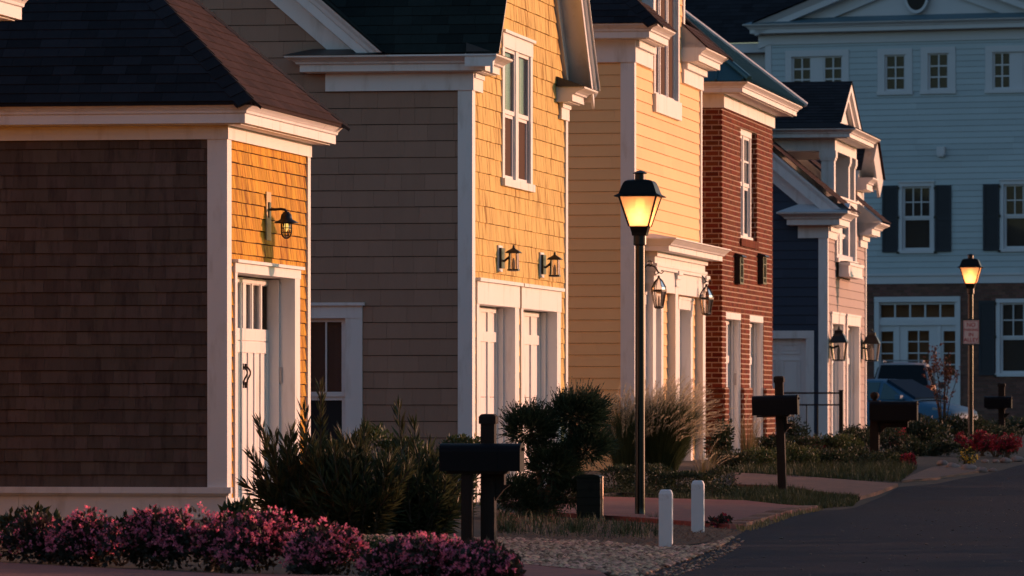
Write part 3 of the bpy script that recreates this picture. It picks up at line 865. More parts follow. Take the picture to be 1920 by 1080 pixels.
courses(side, SD, rectp(-L4, 0.012, 0, zfb+.02), EB, BL, BL, .012, .013, (), 0, .016, 72, vgap=.019, half_bond=True)
for (a, b) in ((0.0, d1[0]+.02), (d1[1], d2[0]+.02), (d2[1], W4)):      # brick plinths that step out beside the doors
    pl = MB()
    courses(pl, (Vector((.05,0,0)), Vector((0,1,0)), Vector((0,0,1))), rectp(a, b, 0, zpl), EB, BL, BL, .012, .013, (), 0, .016, 73, vgap=.019, half_bond=True)
    courses(pl, (Vector((0,a,0)), Vector((1,0,0)), Vector((0,0,1))), rectp(-.2, .06, 0, zpl), EB, BL*.5, BL, .006, .007, (), 0, .016, 74, vgap=.019)
    H.part('brick_plinth', pl, M['brick'])
for (a, z0, z1) in ((w1+.25, wz0, wz1), (d1[1], zpl, zt4), (d2[1], zpl, zt4)):   # returns of the openings (the far side faces the camera)
    pl = MB()
    courses(pl, (Vector((0,a,0)), Vector((1,0,0)), Vector((0,0,1))), rectp(-.20, .013, z0, z1), EB, .10, .11, .004, .005, (), 0, .016, 75, vgap=.019)
    H.part('brick_return', pl, M['brick'])
pl = MB()
for i in range(int((w1+.35-w0+.1)/.075)):
    y = w0-.1+i*.075
    pl.box(-.02, .04, y+.004, y+.071, wz0-.13, wz0-.005)
H.part('brick_sill', pl, M['brick'])
H.part('front_brick', front_brick, M['brick']); H.part('side_brick', side, M['brick'])['label'] = 'shaded brick end wall'
mb = MB()
sheet(mb, FR, rectp(0, W4, -.2, ze), [wh]+dh, -.001); sheet(mb, SD, rectp(-L4, 0, -.2, ze), (), -.001)
for (a, b) in ((0.0, d1[0]+.02), (d1[1], d2[0]+.02), (d2[1], W4)):
    mb.box(-.1, .049, a+.001, b-.001, -.2, zpl-.004, .5)
for (a, z0, z1) in ((w1+.25, wz0, wz1), (d1[1], zpl, zt4), (d2[1], zpl, zt4)):
    mb.box(-.22, -.002, a+.001, a+.05, z0, z1, .5)
for h in [wh]: mb.box(-.22, -.002, h[0]-.05, h[0]-.001, h[2], h[3], .5); mb.box(-.22, -.002, h[0], h[1], h[3]-.002, h[3]+.05, .5); mb.box(-.22, -.19, w1+.001, h[1]+.01, h[2], h[3], .5)
fw = MB(); sheet(fw, (Vector((0,W4,0)), Vector((-1,0,0)), Vector((0,0,1))), rectp(0, L4, -.2, ze)); H.part('far_wall', fw, M['brick'])
sheet(mb, (Vector((-L4,W4,0)), Vector((0,-1,0)), Vector((0,0,1))), rectp(0, W4, -.2, ze))
H.part('wall', mb, M['mortar'])
for k, (a, b) in enumerate((d1, d2)):
    mb = MB()
    mb.box(-.06, .004, a-.0, b+.01, zt4-.105, zt4-.002, .5)
    mb.box(-.20, -.003, b-.04, b-.001, -.2, zt4-.106, .5); mb.box(-.20, -.003, a+.001, a+.04, -.2, zt4-.106, .5)
    mb.box(-.06, -.028, b-.075, b-.04, -.2, zt4-.106, .5); mb.box(-.145, -.115, b-.075, b-.04, -.2, zt4-.106, .5)
    mb.box(-.20, -.06, a, b, zt4-.106, zt4-.05, .5)
    f = H.part('door_frame', mb, M['white'])
    plank_door(H, (a+.04, b-.04, zt4-.106), -.19, 1.5, 1.1, 5, stop=.0)
    if k == 0:
        mb = MB(); mb.box(-.10, -.05, b-.065, b-.041, H.fz(1380, 722, -.1), H.fz(1380, 700, -.1), .5)
        H.part('keypad', mb, bpy.data.materials['grey_plastic'], f)
mb = MB()
mb.box(-L4, .045, -.045, 0, zfb, zsof+.004, .5); mb.box(0, .045, 0, W4+.045, zff-.0, zsof+.004, .5)
H.part('frieze', mb, M['white'])
mb = MB(); sweep(mb, CROWN(o1, o2, hc), [(-L4, 0), (0, 0), (0, W4), (-L4, W4)], zsof); H.part('cornice', mb, M['white'])
tp4 = .80; c = 1/math.sqrt(1+tp4**2); s_ = tp4*c; o = o2+.03; half = (W4+2*o)/2; hl = half/c
def metal_slope(mb, O, U, V, poly, rib=.42):
    O, U, V = Vector(O), Vector(U).normalized(), Vector(V).normalized(); N = U.cross(V)
    sheet(mb, (O, U, V), poly)
    hs = halves(poly); us = [p[0] for p in poly]; vs = [p[1] for p in poly]
    u = min(us)+.06
    while u < max(us):
        q = [(u-.012,min(vs)),(u+.012,min(vs)),(u+.012,max(vs)),(u-.012,max(vs))]
        for (n, cc) in hs:
            q = clip_half(q, n, cc)
            if len(q) < 3: break
        if len(q) >= 3:
            f = [O+U*p[0]+V*p[1]+N*.035 for p in q]; b = [O+U*p[0]+V*p[1] for p in q]; k = len(q)
            mb.add(f+b, [tuple(range(k))]+[((i+1)%k, i, k+i, k+(i+1)%k) for i in range(k)], .5)
        u += rib
mb = MB()
metal_slope(mb, (-L4-o, -o, ze+.01), (1,0,0), (0,c,s_), [(0,0),(L4+2*o,0),(L4+2*o-half,hl),(0,hl)])
metal_slope(mb, (o, W4+o, ze+.01), (-1,0,0), (0,-c,s_), [(0,0),(L4+2*o,0),(L4+2*o,hl),(half,hl)])
metal_slope(mb, (o, -o, ze+.01), (0,1,0), (-c,0,s_), [(0,0),(W4+2*o,0),(half,hl)], .30)
rf4 = H.part('roof', mb, M['metal_roof'])
mb = MB()
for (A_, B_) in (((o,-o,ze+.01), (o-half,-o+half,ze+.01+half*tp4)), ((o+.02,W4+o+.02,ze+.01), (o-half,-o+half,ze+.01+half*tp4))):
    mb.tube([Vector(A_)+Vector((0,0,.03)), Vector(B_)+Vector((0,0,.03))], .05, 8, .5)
    H.part('hip_cap', mb, M['trim_far'] if A_[1] > 1 else M['metal_roof'], rf4); mb = MB()  # far cap painted pale in place of sunlight along the hip
# ================================================================== 5: navy and cream house with the open porch above its eave
H5 = House('navy_house', 'navy sided house with cream front, white columns and upper balcony', 'house', 1549, 103.2, .36)
H = H5
W5 = H.fy(1621.5); L5 = 7.5
cb = -H.sx(1534.5, .03)
zfb = H.sz(1515, 446.5); zsof = H.sz(1515, 423, .22)
o1, o2, hc = .27, .44, .24; ze = zsof+hc
yb0, yb1 = H.fy(1566), H.fy(1606)          # the bay with the balcony
rA, rB = H.S(1447, 341), H.S(1503, 388); rs = (rB[1]-rA[1])/(rB[0]-rA[0]); rzz = lambda x: rA[1]+rs*(x-rA[0])
# windows and doors
bw = window(H, 'F', H.fy(1567.5, .03), H.fy(1604.5, .03), H.fz(1580, 494, .03), H.fz(1580, 425, .03)+.5, cas=.22, head=.2, sill=.08, cd=.05, rec=.1, units=2, mull=.5, split=.5, up='curtain', low='curtain')
mb = MB()
wb0, wb1 = H.fy(1567), H.fy(1605, .12)
bz1, bz0 = H.fz(1570, 491, .0), H.fz(1570, 517, .0)
mb.box(.06, .24, wb0, wb1, bz0, bz1-.03, .5); mb.box(.06, .27, wb0-.03, wb1+.03, bz1-.07, bz1-.015, .5); mb.box(.06, .255, wb0-.015, wb1+.015, bz0-.02, bz0+.03, .5)
wbx = H.part('window_box', mb, M['white'])
mb = MB(); mb.box(.08, .22, wb0+.03, wb1-.03, bz1-.03, bz1+.01); H.part('soil', mb, M['black_wood'], wbx)
zt5 = H.fz(1585, 589, .03)
opens = []
for (p0, p1) in ((1559.5, 1583.5), (1588, 1613)):
    a0, a1 = H.fy(p0, .03), H.fy(p1, .03)
    f, op, hole = garage_opening(H, a0, a1, zt5, .16, .16, .20, .17, capw=.02)
    plank_door(H, op, -.17, 1.55, 1.1, 5); opens.append(hole)
mb = MB()
courses(mb, FR, rectp(.12, W5-.12, .0, zsof+.02), .16, 2, 4, .003, .016, [bw]+opens, 0, .002, 81, vgap=.007)
H.part('front_clapboards', mb, M['cream'])
sd_a0, sd_a1, sd_z1 = H.sx(1452, .03)-.55, H.sx(1526, .03), H.sz(1490, 620, .03)
dhole = (sd_a0+.01, sd_a1-.01, -.1, sd_z1-.01)
mb = MB()
courses(mb, SD, rectp(-L5, -cb+.003, .0, zfb), .168, 2.5, 4.5, .003, .016, [dhole], 0, .002, 82, vgap=.007)
xk = rA[0]+(zfb+.6-rA[1])/rs
courses(mb, SD, [(-L5, zfb), (0, zfb), (0, rzz(0)+.2), (-L5, rzz(-L5)+.2)], .168, 2.5, 4.5, .003, .016, (), 0, .002, 83)
H.part('side_clapboards', mb, M['navy'])
mb = MB()
sheet(mb, FR, rectp(0, W5, -.1, ze), [shrink(bw, .2, .2, .06, .15)]+[(h[0]+.16, h[1]-.15, h[2], h[3]-.15) for h in opens], -.004)
sheet(mb, SD, rectp(-L5, 0, -.1, zfb), [(sd_a0+.13, sd_a1-.12, -.1, sd_z1-.12)], -.004)
sheet(mb, SD, [(-L5, zfb), (0, zfb), (0, rzz(0)+.3), (-L5, rzz(-L5)+.3)], (), -.004)
sheet(mb, (Vector((0,W5,0)), Vector((-1,0,0)), Vector((0,0,1))), [(0,-.1),(L5,-.1),(L5, rzz(-L5)+.2),(0, rzz(0)+.2)])
H.part('wall', mb, M['navy'])
# white panelled side door
mb = MB()
mb.pbox('S', sd_a0, sd_a0+.14, -.1, sd_z1-.14, -.002, .035, .5); mb.pbox('S', sd_a1-.145, sd_a1, -.1, sd_z1-.14, -.002, .035, .5); mb.pbox('S', sd_a0, sd_a1, sd_z1-.14, sd_z1, -.002, .042, .5)
mb.pbox('S', sd_a1-.145, sd_a1-.125, 0, sd_z1-.14, -.12, -.0021, .5); mb.pbox('S', sd_a0+.12, sd_a0+.14, 0, sd_z1-.14, -.12, -.0021, .5); mb.pbox('S', sd_a0+.14, sd_a1-.145, sd_z1-.14, sd_z1-.12, -.12, -.0021, .5)
df = H.part('door_frame', mb, M['white'])
mb = MB(); d0, d1_ = sd_a0+.14, sd_a1-.145; dz = sd_z1-.14; d = -.075
mb.pbox('S', d0, d1_, .03, dz, d-.04, d, .5); ww = d1_-d0
for (u0, u1) in ((.12, .46), (.54, .88)):
    for (v0, v1) in ((.08, .40), (.46, .80), (.85, .95)):
        a0, a1, z0, z1 = d0+ww*u0, d0+ww*u1, .03+(dz-.03)*v0, .03+(dz-.03)*v1
        for (b0, b1, c0, c1) in ((a0, a1, z0, z0+.025), (a0, a1, z1-.025, z1), (a0, a0+.025, z0+.025, z1-.025), (a1-.025, a1, z0+.025, z1-.025)):
            mb.pbox('S', b0, b1, c0, c1, d, d+.014, .5)
        mb.pbox('S', a0+.06, a1-.06, z0+.06, z1-.06, d, d+.010, .5)
sdoor = H.part('side_door', mb, M['white'], df)
mb = MB(); mb.lathe([(.005,0),(.03,.02),(.03,.05),(.012,.06)], (0,0,0)); kb = H.part('knob', mb, M['bronze'], df); kb.rotation_euler = (math.radians(90),0,0); kb.location = (d0+ww*.07, .075, 1.0)
mb = MB()
mb.box(-cb, .032, -.032, 0, -.1, zfb, .5); mb.box(0, .032, 0, .12, -.1, zfb, .5); mb.box(0, .032, W5-.12, W5+.032, -.1, zfb, .5)
mb.box(-cb-.02, .06, -.06, -.033, -.1, H.sz(1540, 815), .5)
H.part('corner_board', mb, M['white'])
# eave with classical returns, broken by the bay
xf0 = H.sx(1496, .05); xc0 = H.sx(1475, o1)+o1
mb = MB()
mb.box(xf0, .05, -.05, 0, zfb, zsof+.004, .5); mb.box(0, .05, 0, yb0, zfb, zsof+.004, .5); mb.box(0, .05, yb1+.3, W5+.05, zfb, zsof+.004, .5)
mb.box(0, .09, 0, yb0-.05, zsof-.09, zsof+.003, .5); mb.box(0, .09, yb1+.3, W5+.09, zsof-.09, zsof+.003, .5)
H.part('frieze', mb, M['white'])
mb = MB()
sweep(mb, CROWN(o1, o2, hc), [(xc0, .02), (xc0, 0), (0, 0), (0, yb0-.15)], zsof)
sweep(mb, CROWN(o1, o2, hc), [(0, yb1+.25), (0, W5), (-L5, W5)], zsof)
H.part('cornice', mb, M['white'])
mb = MB()
xcr = -.05
mb.add([(xc0-o2,-o2-.01,ze+.003),(o2,-o2-.01,ze+.003),(o2,-.002,ze+.17),(xc0-.05,-.002,ze+.17),(xc0-.05,-.002,ze+.003),(o2,-.002,ze+.003)], [(0,1,2,3),(0,3,4),(1,5,2),(0,4,5,1)], .5)
H.part('return_flashing', mb, M['trim_far'])
xb = rA[0]+(ze+.05-rA[1])/rs
mb = MB(); out = (0,-1,0); A = (-L5, 0, rzz(-L5)); B = (xb, 0, ze+.05)
raked(mb, [(0,0),(.045,0),(.045,.26),(0,.26)], A, B, out, level=rs)
raked(mb, [(0,.261),(.30,.261),(.30,.45),(.36,.52),(.37,.58),(0,.58)], A, B, out, level=rs)
H.part('rake_board', mb, M['white'])
# front slope of the main roof beside the bay
tp5 = -rs; c = 1/math.sqrt(1+tp5**2); s_ = tp5*c; zr = ze+.03
top = lambda x: zr + (o2-x)*tp5
mb = MB(); xo = o2+.03
for (y0, y1) in ((-.42, yb0-.05), (yb1+.25, W5+.42)):
    slope(mb, (xo, y0, zr), (0,1,0), (-c,0,s_), [(0,0),(y1-y0,0),(y1-y0,5/c),(0,5/c)], .16, seed=84)
slope(mb, (xo-3.4, yb0-.05, zr+3.4*tp5), (0,1,0), (-c,0,s_), [(0,0),(yb1-yb0+.3,0),(yb1-yb0+.3,2/c),(0,2/c)], .16, seed=85)
rf5 = H.part('roof', mb, M['roof_sun_tint'])
mb = MB()
mb.add([(o2,yb1+.25,ze),(o2-.0,yb1+.25,ze+.02),(-4,yb1+.25,ze+.0+4.44*tp5),(-4,yb1+.25,ze-.9),(0,yb1+.25,ze-.9),(0,yb1+.25,zsof)], [(0,1,2,3,4,5),(5,4,3,2,1,0)], .5)
mb.add([(0,yb0-.1,zsof),(o2,yb0-.1,ze),(-4,yb0-.1,ze+4.44*tp5),(-4,yb0-.1,ze-.9)], [(0,1,2,3),(3,2,1,0)], .5)
H.part('cheek_wall', mb, M['white'])
# balcony: floor, columns, entablature, ceiling, roof
zc_b, zc_t = H.fz(1595, 259, .3), H.fz(1595, 237, .4)     # cornice front at its near corner
zen_b = H.fz(1565, 282, .0)
XB = -3.0
mb = MB(); mb.box(XB, .0, yb0+.02, yb1-.02, zsof-.6, zsof-.45, .5); H.part('balcony_floor', mb, M['trim_far'])
for y0 in (yb0+.0, yb0+2.4*(yb1-yb0)/(3.6), yb1-.24):
    for x0 in ((-.26,),):
        mb = MB(); x0 = x0[0]
        mb.box(x0, x0+.24, y0+.01, y0+.25, zsof-.44, zen_b-.18, .5)
        mb.box(x0-.02, x0+.26, y0-.01, y0+.27, zen_b-.18, zen_b-.13, .5); mb.box(x0-.035, x0+.275, y0-.025, y0+.285, zen_b-.13, zen_b-.001, .5)
        H.part('column', mb, M['white'])
mb = MB()
mb.box(XB, 0, yb0, yb0+.24, zen_b, zc_b, .5); mb.box(-.24, 0, yb0+.2405, yb1, zen_b, zc_b, .5); mb.box(XB, -.2405, yb1-.24, yb1, zen_b, zc_b, .5)
mb.box(XB-.2, 0, yb0+.2405, yb1-.2405, zen_b+.14, zen_b+.2, .5)
H.part('porch_beam', mb, M['white'])
mb = MB()
sheet(mb, (Vector((XB,yb1,0)), Vector((0,-1,0)), Vector((0,0,1))), rectp(0, yb1-yb0, zsof-.6, zc_b)); sheet(mb, (Vector((XB,yb0,0)), Vector((0,1,0)), Vector((0,0,1))), rectp(0, yb1-yb0, zsof-.6, zc_b))
H.part('porch_wall', mb, M['navy'])
mb = MB(); sweep(mb, CROWN(.30, .42, zc_t-zc_b), [(-5, yb0), (0, yb0), (0, yb1), (-5, yb1)], zc_b); H.part('porch_cornice', mb, M['white'])
mb = MB()
zq = zc_t+.01
ypm = (yb0+yb1)/2; hh = (yb1-yb0)/2+.05
zrid = H.fz(1612, 169, 0)
xr0 = -.05
tpp = (zrid-zq-.10)/hh; cc = 1/math.sqrt(1+tpp**2); ss = tpp*cc
# skirt roof over the cornice, then the gable
for sg in (0,):
    mb.add([(-5,yb0-.44,zq),(.44,yb0-.44,zq),(.44,yb1+.44,zq),(-5,yb1+.44,zq),(-5,yb0+.0,zq+.14),(0,yb0+.0,zq+.14),(0,yb1,zq+.14),(-5,yb1,zq+.14)],
           [(0,1,5,4),(1,2,6,5),(2,3,7,6),(4,5,6,7)], .4)
slope(mb, (-5, yb0-.05, zq+.12), (1,0,0), (0,cc,ss), [(0,0),(5.12,0),(5.12,hh/cc),(0,hh/cc)], .15, seed=86)
slope(mb, (.12, yb1+.05, zq+.12), (-1,0,0), (0,-cc,ss), [(0,0),(5.12,0),(5.12,hh/cc),(0,hh/cc)], .15, seed=87)
prf = H.part('porch_roof', mb, M['roof_dark'])
mb = MB()
sheet(mb, FR, [(yb0, zq+.14), (yb1, zq+.14), (ypm, zrid)], (), -.06)
for (y0) in (yb0-.05, yb1+.05):
    raked(mb, [(-.05,-.30),(.04,-.30),(.04,-.2),(.10,-.16),(.10,-.005),(-.05,-.005)], (0, y0, zq+.12), (0, ypm, zrid), (1,0,0))
H.part('pediment', mb, M['white'], prf)
# gable that faces the camera behind the porch roof
q0, q1 = H.S(1500, 188, 0), H.S(1592, 232, 0)
rs2 = (q1[1]-q0[1])/(q1[0]-q0[0])
mb = MB()
raked(mb, [(0,-.62),(.10,-.62),(.10,-.2),(.2,-.15),(.2,0),(0,0)], (-6, yb0+.0, zq+.85+rs2*(-6+1.2)), (-1.2, yb0+.0, zq+.85), out, level=rs2)
H.part('porch_rake', mb, M['white'], prf)

# ================================================================== 7: cream gabled house beyond, seen past the porch
H7 = House('gabled_house', 'cream gabled house showing only its far eave past the balcony', 'house', 1572, 113.0, .40)
H = H7
dx = H.sx(1560)
W7 = H.fy(1611.5); L7 = 7
z_ret0, z_ret1 = H.fz(1611, 350, .3), H.fz(1611, 326, .3)
mb = MB()
tp7 = .60; z_top = H.fz(1630, 262, .4); yc7 = (z_top-z_ret1)/tp7-.4
sheet(mb, FR, [(0,-.1),(W7,-.1),(W7,z_ret1),(W7-yc7,z_top),(yc7,z_top),(0,z_ret1)]); sheet(mb, SD, rectp(-L7, 0, -.1, z_ret1))
sheet(mb, (Vector((0,W7,0)), Vector((-1,0,0)), Vector((0,0,1))), rectp(0, L7, -.1, z_ret1))
courses(mb, FR, [(.0,.1),(W7-.1,.1),(W7-.1,z_ret1),(W7-yc7,z_top-.05),(yc7,z_top-.05),(0,z_ret1)], .16, 2, 4, .003, .016, (), 0, .002, 91)
H.part('wall', mb, M['cream'])
mb = MB(); sweep(mb, CROWN(.27, .40, z_ret1-z_ret0), [(0, W7-1.2), (0, W7), (-L7, W7)], z_ret0)
mb.box(0, .05, W7-.9, W7+.05, z_ret0-.3, z_ret0, .5); mb.box(0, .032, W7-.12, W7+.03, 0, z_ret0-.3, .5)
H.part('cornice', mb, M['white'])
mb = MB()
for y0 in (-.4, W7+.4):
    raked(mb, [(0,-.6),(.05,-.6),(.05,-.2),(.33,-.2),(.33,-.35),(.38,-.35),(.45,-.02),(.45,0),(0,0)], (0, y0, z_ret1), (0, yc7 if y0 < 0 else W7-yc7, z_top), (1,0,0))
H.part('front_rake', mb, M['white'])
mb = MB(); c = 1/math.sqrt(1+tp7**2); s_ = tp7*c; hl = (yc7+.4)/c
slope(mb, (-6.5, -.4, z_ret1+.01), (1,0,0), (0,c,s_), [(0,0),(7,0),(7,hl),(0,hl)], .16, seed=92)
slope(mb, (.5, W7+.4, z_ret1+.01), (-1,0,0), (0,-c,s_), [(0,0),(7,0),(7,hl),(0,hl)], .16, seed=93)
mb.box(-6.5, .5, yc7, W7-yc7, z_top-.02, z_top+.03, .4)
H.part('roof', mb, M['roof_sun_tint'])
# ================================================================== 6: large pale blue building across the end of the alley
H6 = House('blue_building', 'large pale blue sided building with brick ground floor and white pediment', 'building', 1437, 174.0, .5, rz=-math.radians(21.3))
H = H6
X6 = H.sx(2010); D6 = 12.0
zband0, zband1 = H.sz(1700, 532), H.sz(1700, 513)
zco, zct = H.sz(1460, 64), H.sz(1420, 45, .6)
zfr = H.sz(1460, 84)
holes = []
def win6(p0, p1, y0, y1, **k):
    a0, a1, z0, z1 = H.sx(p0), H.sx(p1), H.sz((p0+p1)/2, y1), H.sz((p0+p1)/2, y0)
    h = window(H, 'S', a0, a1, z0, z1, trim=M['trim_far'], **k); holes.append(h); return h
k3 = dict(cas=.22, head=.19, sill=.12, cd=.04, rec=.05, split=0, stile=.06, cols=2, rows=3, mun=.045, cap=False, up='inside')
win6(1473, 1592, 94, 180, units=2, mull=.36, **{**k3, 'cas': .2})
win6(1646, 1711, 91, 178, **k3); win6(1727, 1792, 88, 176, **k3); win6(1848, 1965, 85, 174, units=2, mull=.36, **k3)
k2 = dict(cas=.10, head=.12, sill=.10, cd=.04, rec=.06, split=.5, stile=.07, cols=3, rows=2, mun=.035, cap=True)
win6(1686, 1752, 342, 475, **k2); win6(1876, 1944, 338, 472, **k2)
win6(1868, 1950, 560, 706, **{**k2, 'cap': False, 'cas': .12})
# shutters
def shutter6(p0, p1, y0, y1):
    a0, a1, z0, z1 = H.sx(p0), H.sx(p1), H.sz((p0+p1)/2, y1), H.sz((p0+p1)/2, y0)
    mb = MB(); mb.pbox('S', a0, a1, z0, z1, .02, .045, .5)
    for (b0, b1, c0, c1) in ((a0, a0+.07, z0, z1), (a1-.07, a1, z0, z1), (a0+.07, a1-.07, z0, z0+.12), (a0+.07, a1-.07, z1-.1, z1), (a0+.07, a1-.07, (z0+z1)/2-.06, (z0+z1)/2+.06)):
        mb.pbox('S', b0, b1, c0, c1, .045, .065, .5)
    z = z0+.14
    while z < z1-.14:
        mb.pbox('S', a0+.07, a1-.07, z, z+.035, .045, .056, .5); z += .06
    s = H.part('shutter', mb, M['shutter'])
    mb = MB()
    for zz_ in (z0-.05, (z0+z1)/2, z1-.12): mb.pbox('S', (a1-.03) if p0 < 1700 or p0 > 1800 else a0-.03, (a1+.06) if p0 < 1700 or p0 > 1800 else a0+.06, zz_, zz_+.07, .066, .085, .5)
    H.part('hinge', mb, M['dark'], s)
shutter6(1655, 1684, 348, 473); shutter6(1754, 1784, 347, 472); shutter6(1844, 1874, 345, 470); shutter6(1946, 1976, 345, 470); shutter6(1836, 1866, 564, 704)
# entrance with transom and sidelights
e0, e1 = H.sx(1640), H.sx(1801); ez1 = H.sz(1720, 560); ez0 = .03
P6 = lambda p: H.sx(p); Z6 = lambda y: H.sz(1720, y)
glz = [(P6(1650+28.3*i), P6(1650+28.3*i+25.5), Z6(595), Z6(571)) for i in range(5)]
def grid(p0, p1, y0, y1, nc, nr):
    out = []
    for i in range(nc):
        for j in range(nr):
            a = p0+(p1-p0)*i/nc+1; b = p0+(p1-p0)*(i+1)/nc-1; t = y0+(y1-y0)*j/nr+1; u = y0+(y1-y0)*(j+1)/nr-1
            out.append((P6(a), P6(b), Z6(u), Z6(t)))
    return out
glz += grid(1650, 1675, 620, 705, 1, 4) + grid(1767, 1791, 620, 705, 1, 4) + grid(1700, 1742, 619, 705, 2, 4)
mb = MB()
for q in sub_rects((e0+.15, e1-.15, ez0, ez1-.1), glz): mb.pbox('S', q[0], q[1], q[2], q[3], -.12, -.06, .5)
mb.pbox('S', e0, e0+.15, ez0, ez1-.1, -.12, .05, .5); mb.pbox('S', e1-.15, e1, ez0, ez1-.1, -.12, .05, .5); mb.pbox('S', e0, e1, ez1-.1, ez1+.06, -.12, .06, .5)
mb.pbox('S', e0+.15, e1-.15, Z6(610), Z6(599), -.0595, .0, .5)
for p in (1682, 1760): mb.pbox('S', P6(p)-.06, P6(p)+.06, ez0, Z6(611), -.0595, -.02, .5)
ent = H.part('entrance', mb, M['trim_far'])
mb = MB()
for q in glz: mb.pbox('S', q[0], q[1], q[2], q[3], -.10, -.09, .5)
H.part('pane', mb, M['glass'], ent)
mb = MB(); mb.pbox('S', e0+.1, e1-.1, ez0, ez1, -.5, -.45); H.part('interior', mb, mat('warm_hall', (.16,.075,.04), .9, noise=.5, nscale=1.2), ent)
mb = MB(); mb.pbox('S', P6(1750)-.02, P6(1750)+.02, Z6(700), Z6(680), -.0595, -.02, .5); H.part('handle', mb, M['bronze'], ent)
holes.append((e0+.01, e1-.01, -.6, ez1-.01))
mb = MB()
courses(mb, SD, rectp(.16, X6, zband1, zfr+.02), .178, 3, 5, .003, .018, holes, 0, .002, 101, vgap=.009)
H.part('clapboards', mb, M['blue'])
mb = MB()
courses(mb, SD, rectp(0, X6, -.6, zband0), .085, .22, .22, .010, .011, holes, 0, .012, 102, vgap=.012, half_bond=True)
H.part('brick_base', mb, M['brick_dull'])
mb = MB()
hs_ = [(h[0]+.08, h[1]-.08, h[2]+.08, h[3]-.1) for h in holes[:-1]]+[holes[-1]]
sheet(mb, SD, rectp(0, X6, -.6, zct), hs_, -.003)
fw = MB(); courses(fw, (Vector((X6,0,0)), Vector((0,1,0)), Vector((0,0,1))), rectp(0, D6, zband1, zct), .178, 3, 5, .003, .018, (), 0, .002, 106, vgap=.009); sheet(fw, (Vector((X6,0,0)), Vector((0,1,0)), Vector((0,0,1))), rectp(0, D6, zband1, zct), (), -.004)
H.part('side_wall', fw, M['blue'])
fw = MB(); sheet(fw, (Vector((X6,0,0)), Vector((0,1,0)), Vector((0,0,1))), rectp(0, D6, -.6, zband1)); H.part('side_base', fw, M['brick_dull'])
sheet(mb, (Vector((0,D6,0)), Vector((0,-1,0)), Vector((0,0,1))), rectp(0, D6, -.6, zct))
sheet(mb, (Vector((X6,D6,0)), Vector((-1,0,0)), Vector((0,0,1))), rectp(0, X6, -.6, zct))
H.part('wall', mb, mat('mortar_lap_shade', (.10,.085,.08), .9))  # mortar colour; behind the clapboard gaps its dark stands in for lap shadows
mb = MB()
mb.box(-.03, X6, -.05, 0, zband0, zband1, .5); mb.box(-.03, X6, -.09, 0, zband1-.07, zband1+.0, .5)
H.part('band_course', mb, M['trim_far'])
mb = MB(); mb.box(-.03, .165, -.035, 0, zband1, zfr, .5); mb.box(-.035, 0, 0, .16, -.6, zfr, .5); H.part('corner_board', mb, M['trim_far'])
mb = MB(); mb.box(-.05, X6, -.05, 0, zfr, zco+.003, .5); H.part('frieze', mb, M['trim_far'])
mb = MB(); sweep(mb, CROWN(.40, .58, zct-zco), [(0, 3), (0, 0), (X6, 0)], zco); H.part('cornice', mb, M['trim_far'])
mb = MB()
mb.add([(-.56,-.60,zct+.004),(X6,-.60,zct+.004),(X6,-.004,zct+.20),(-.1,-.004,zct+.20)], [(0,1,2,3)], .5)
H.part('pent_roof', mb, mat('blue_metal_flashing', (.10,.17,.21), .5))
# pediment
xm = H.sx(1720); ra = H.S(1413, 56, .5); rb = H.S(1546, 0, .5); rs6 = (rb[1]-ra[1])/(rb[0]-ra[0])
xl = ra[0]; zl = zct+.02; zap = zl+rs6*(xm-xl)
mb = MB()
sheet(mb, SD, [(xl+.3, zct), (2*xm-xl-.3, zct), (xm, zap-.1)], (), -.1)
ped = H.part('pediment', mb, M['trim_far'])
mb = MB(); out = (0,-1,0)
for (xa_, xb_) in ((xl, xm), (2*xm-xl, xm)):
    raked(mb, [(-.1,-.75),(.06,-.75),(.06,-.36),(.40,-.36),(.40,-.18),(.5,-.05),(.55,0),(-.1,0)], (xa_, 0, zl), (xb_, 0, zap), out)
H.part('rake_board', mb, M['trim_far'], ped)
mb = MB(); ocz = H.sz(1720, -8); 
ring = []
for (r_, d0) in ((.40, .12), (.33, .12)):
    ring.append([(xm+r_*.95*math.cos(t), -d0, ocz+r_*1.35*math.sin(t)) for t in np.linspace(0, 2*math.pi, 33)[:-1]])
ob = [(p[0], .05, p[2]) for p in ring[0]]; ib = [(p[0], .05, p[2]) for p in ring[1]]
n = 32
mb.add(ring[0]+ring[1]+ob+ib, [(i, (i+1)%n, n+(i+1)%n, n+i) for i in range(n)]+[(2*n+i, 2*n+(i+1)%n, (i+1)%n, i) for i in range(n)]+[(n+i, n+(i+1)%n, 3*n+(i+1)%n, 3*n+i) for i in range(n)], .5)
ow = H.part('oval_window', mb, M['trim_far'], ped)
mb = MB(); mb.add([(p[0], -.1015, p[2]) for p in ring[1]], [tuple(range(n))], .5); mb.box(xm-.02, xm+.02, -.115, -.102, ocz-.45, ocz+.45)
H.part('oval_pane', mb, M['inside'], ped)
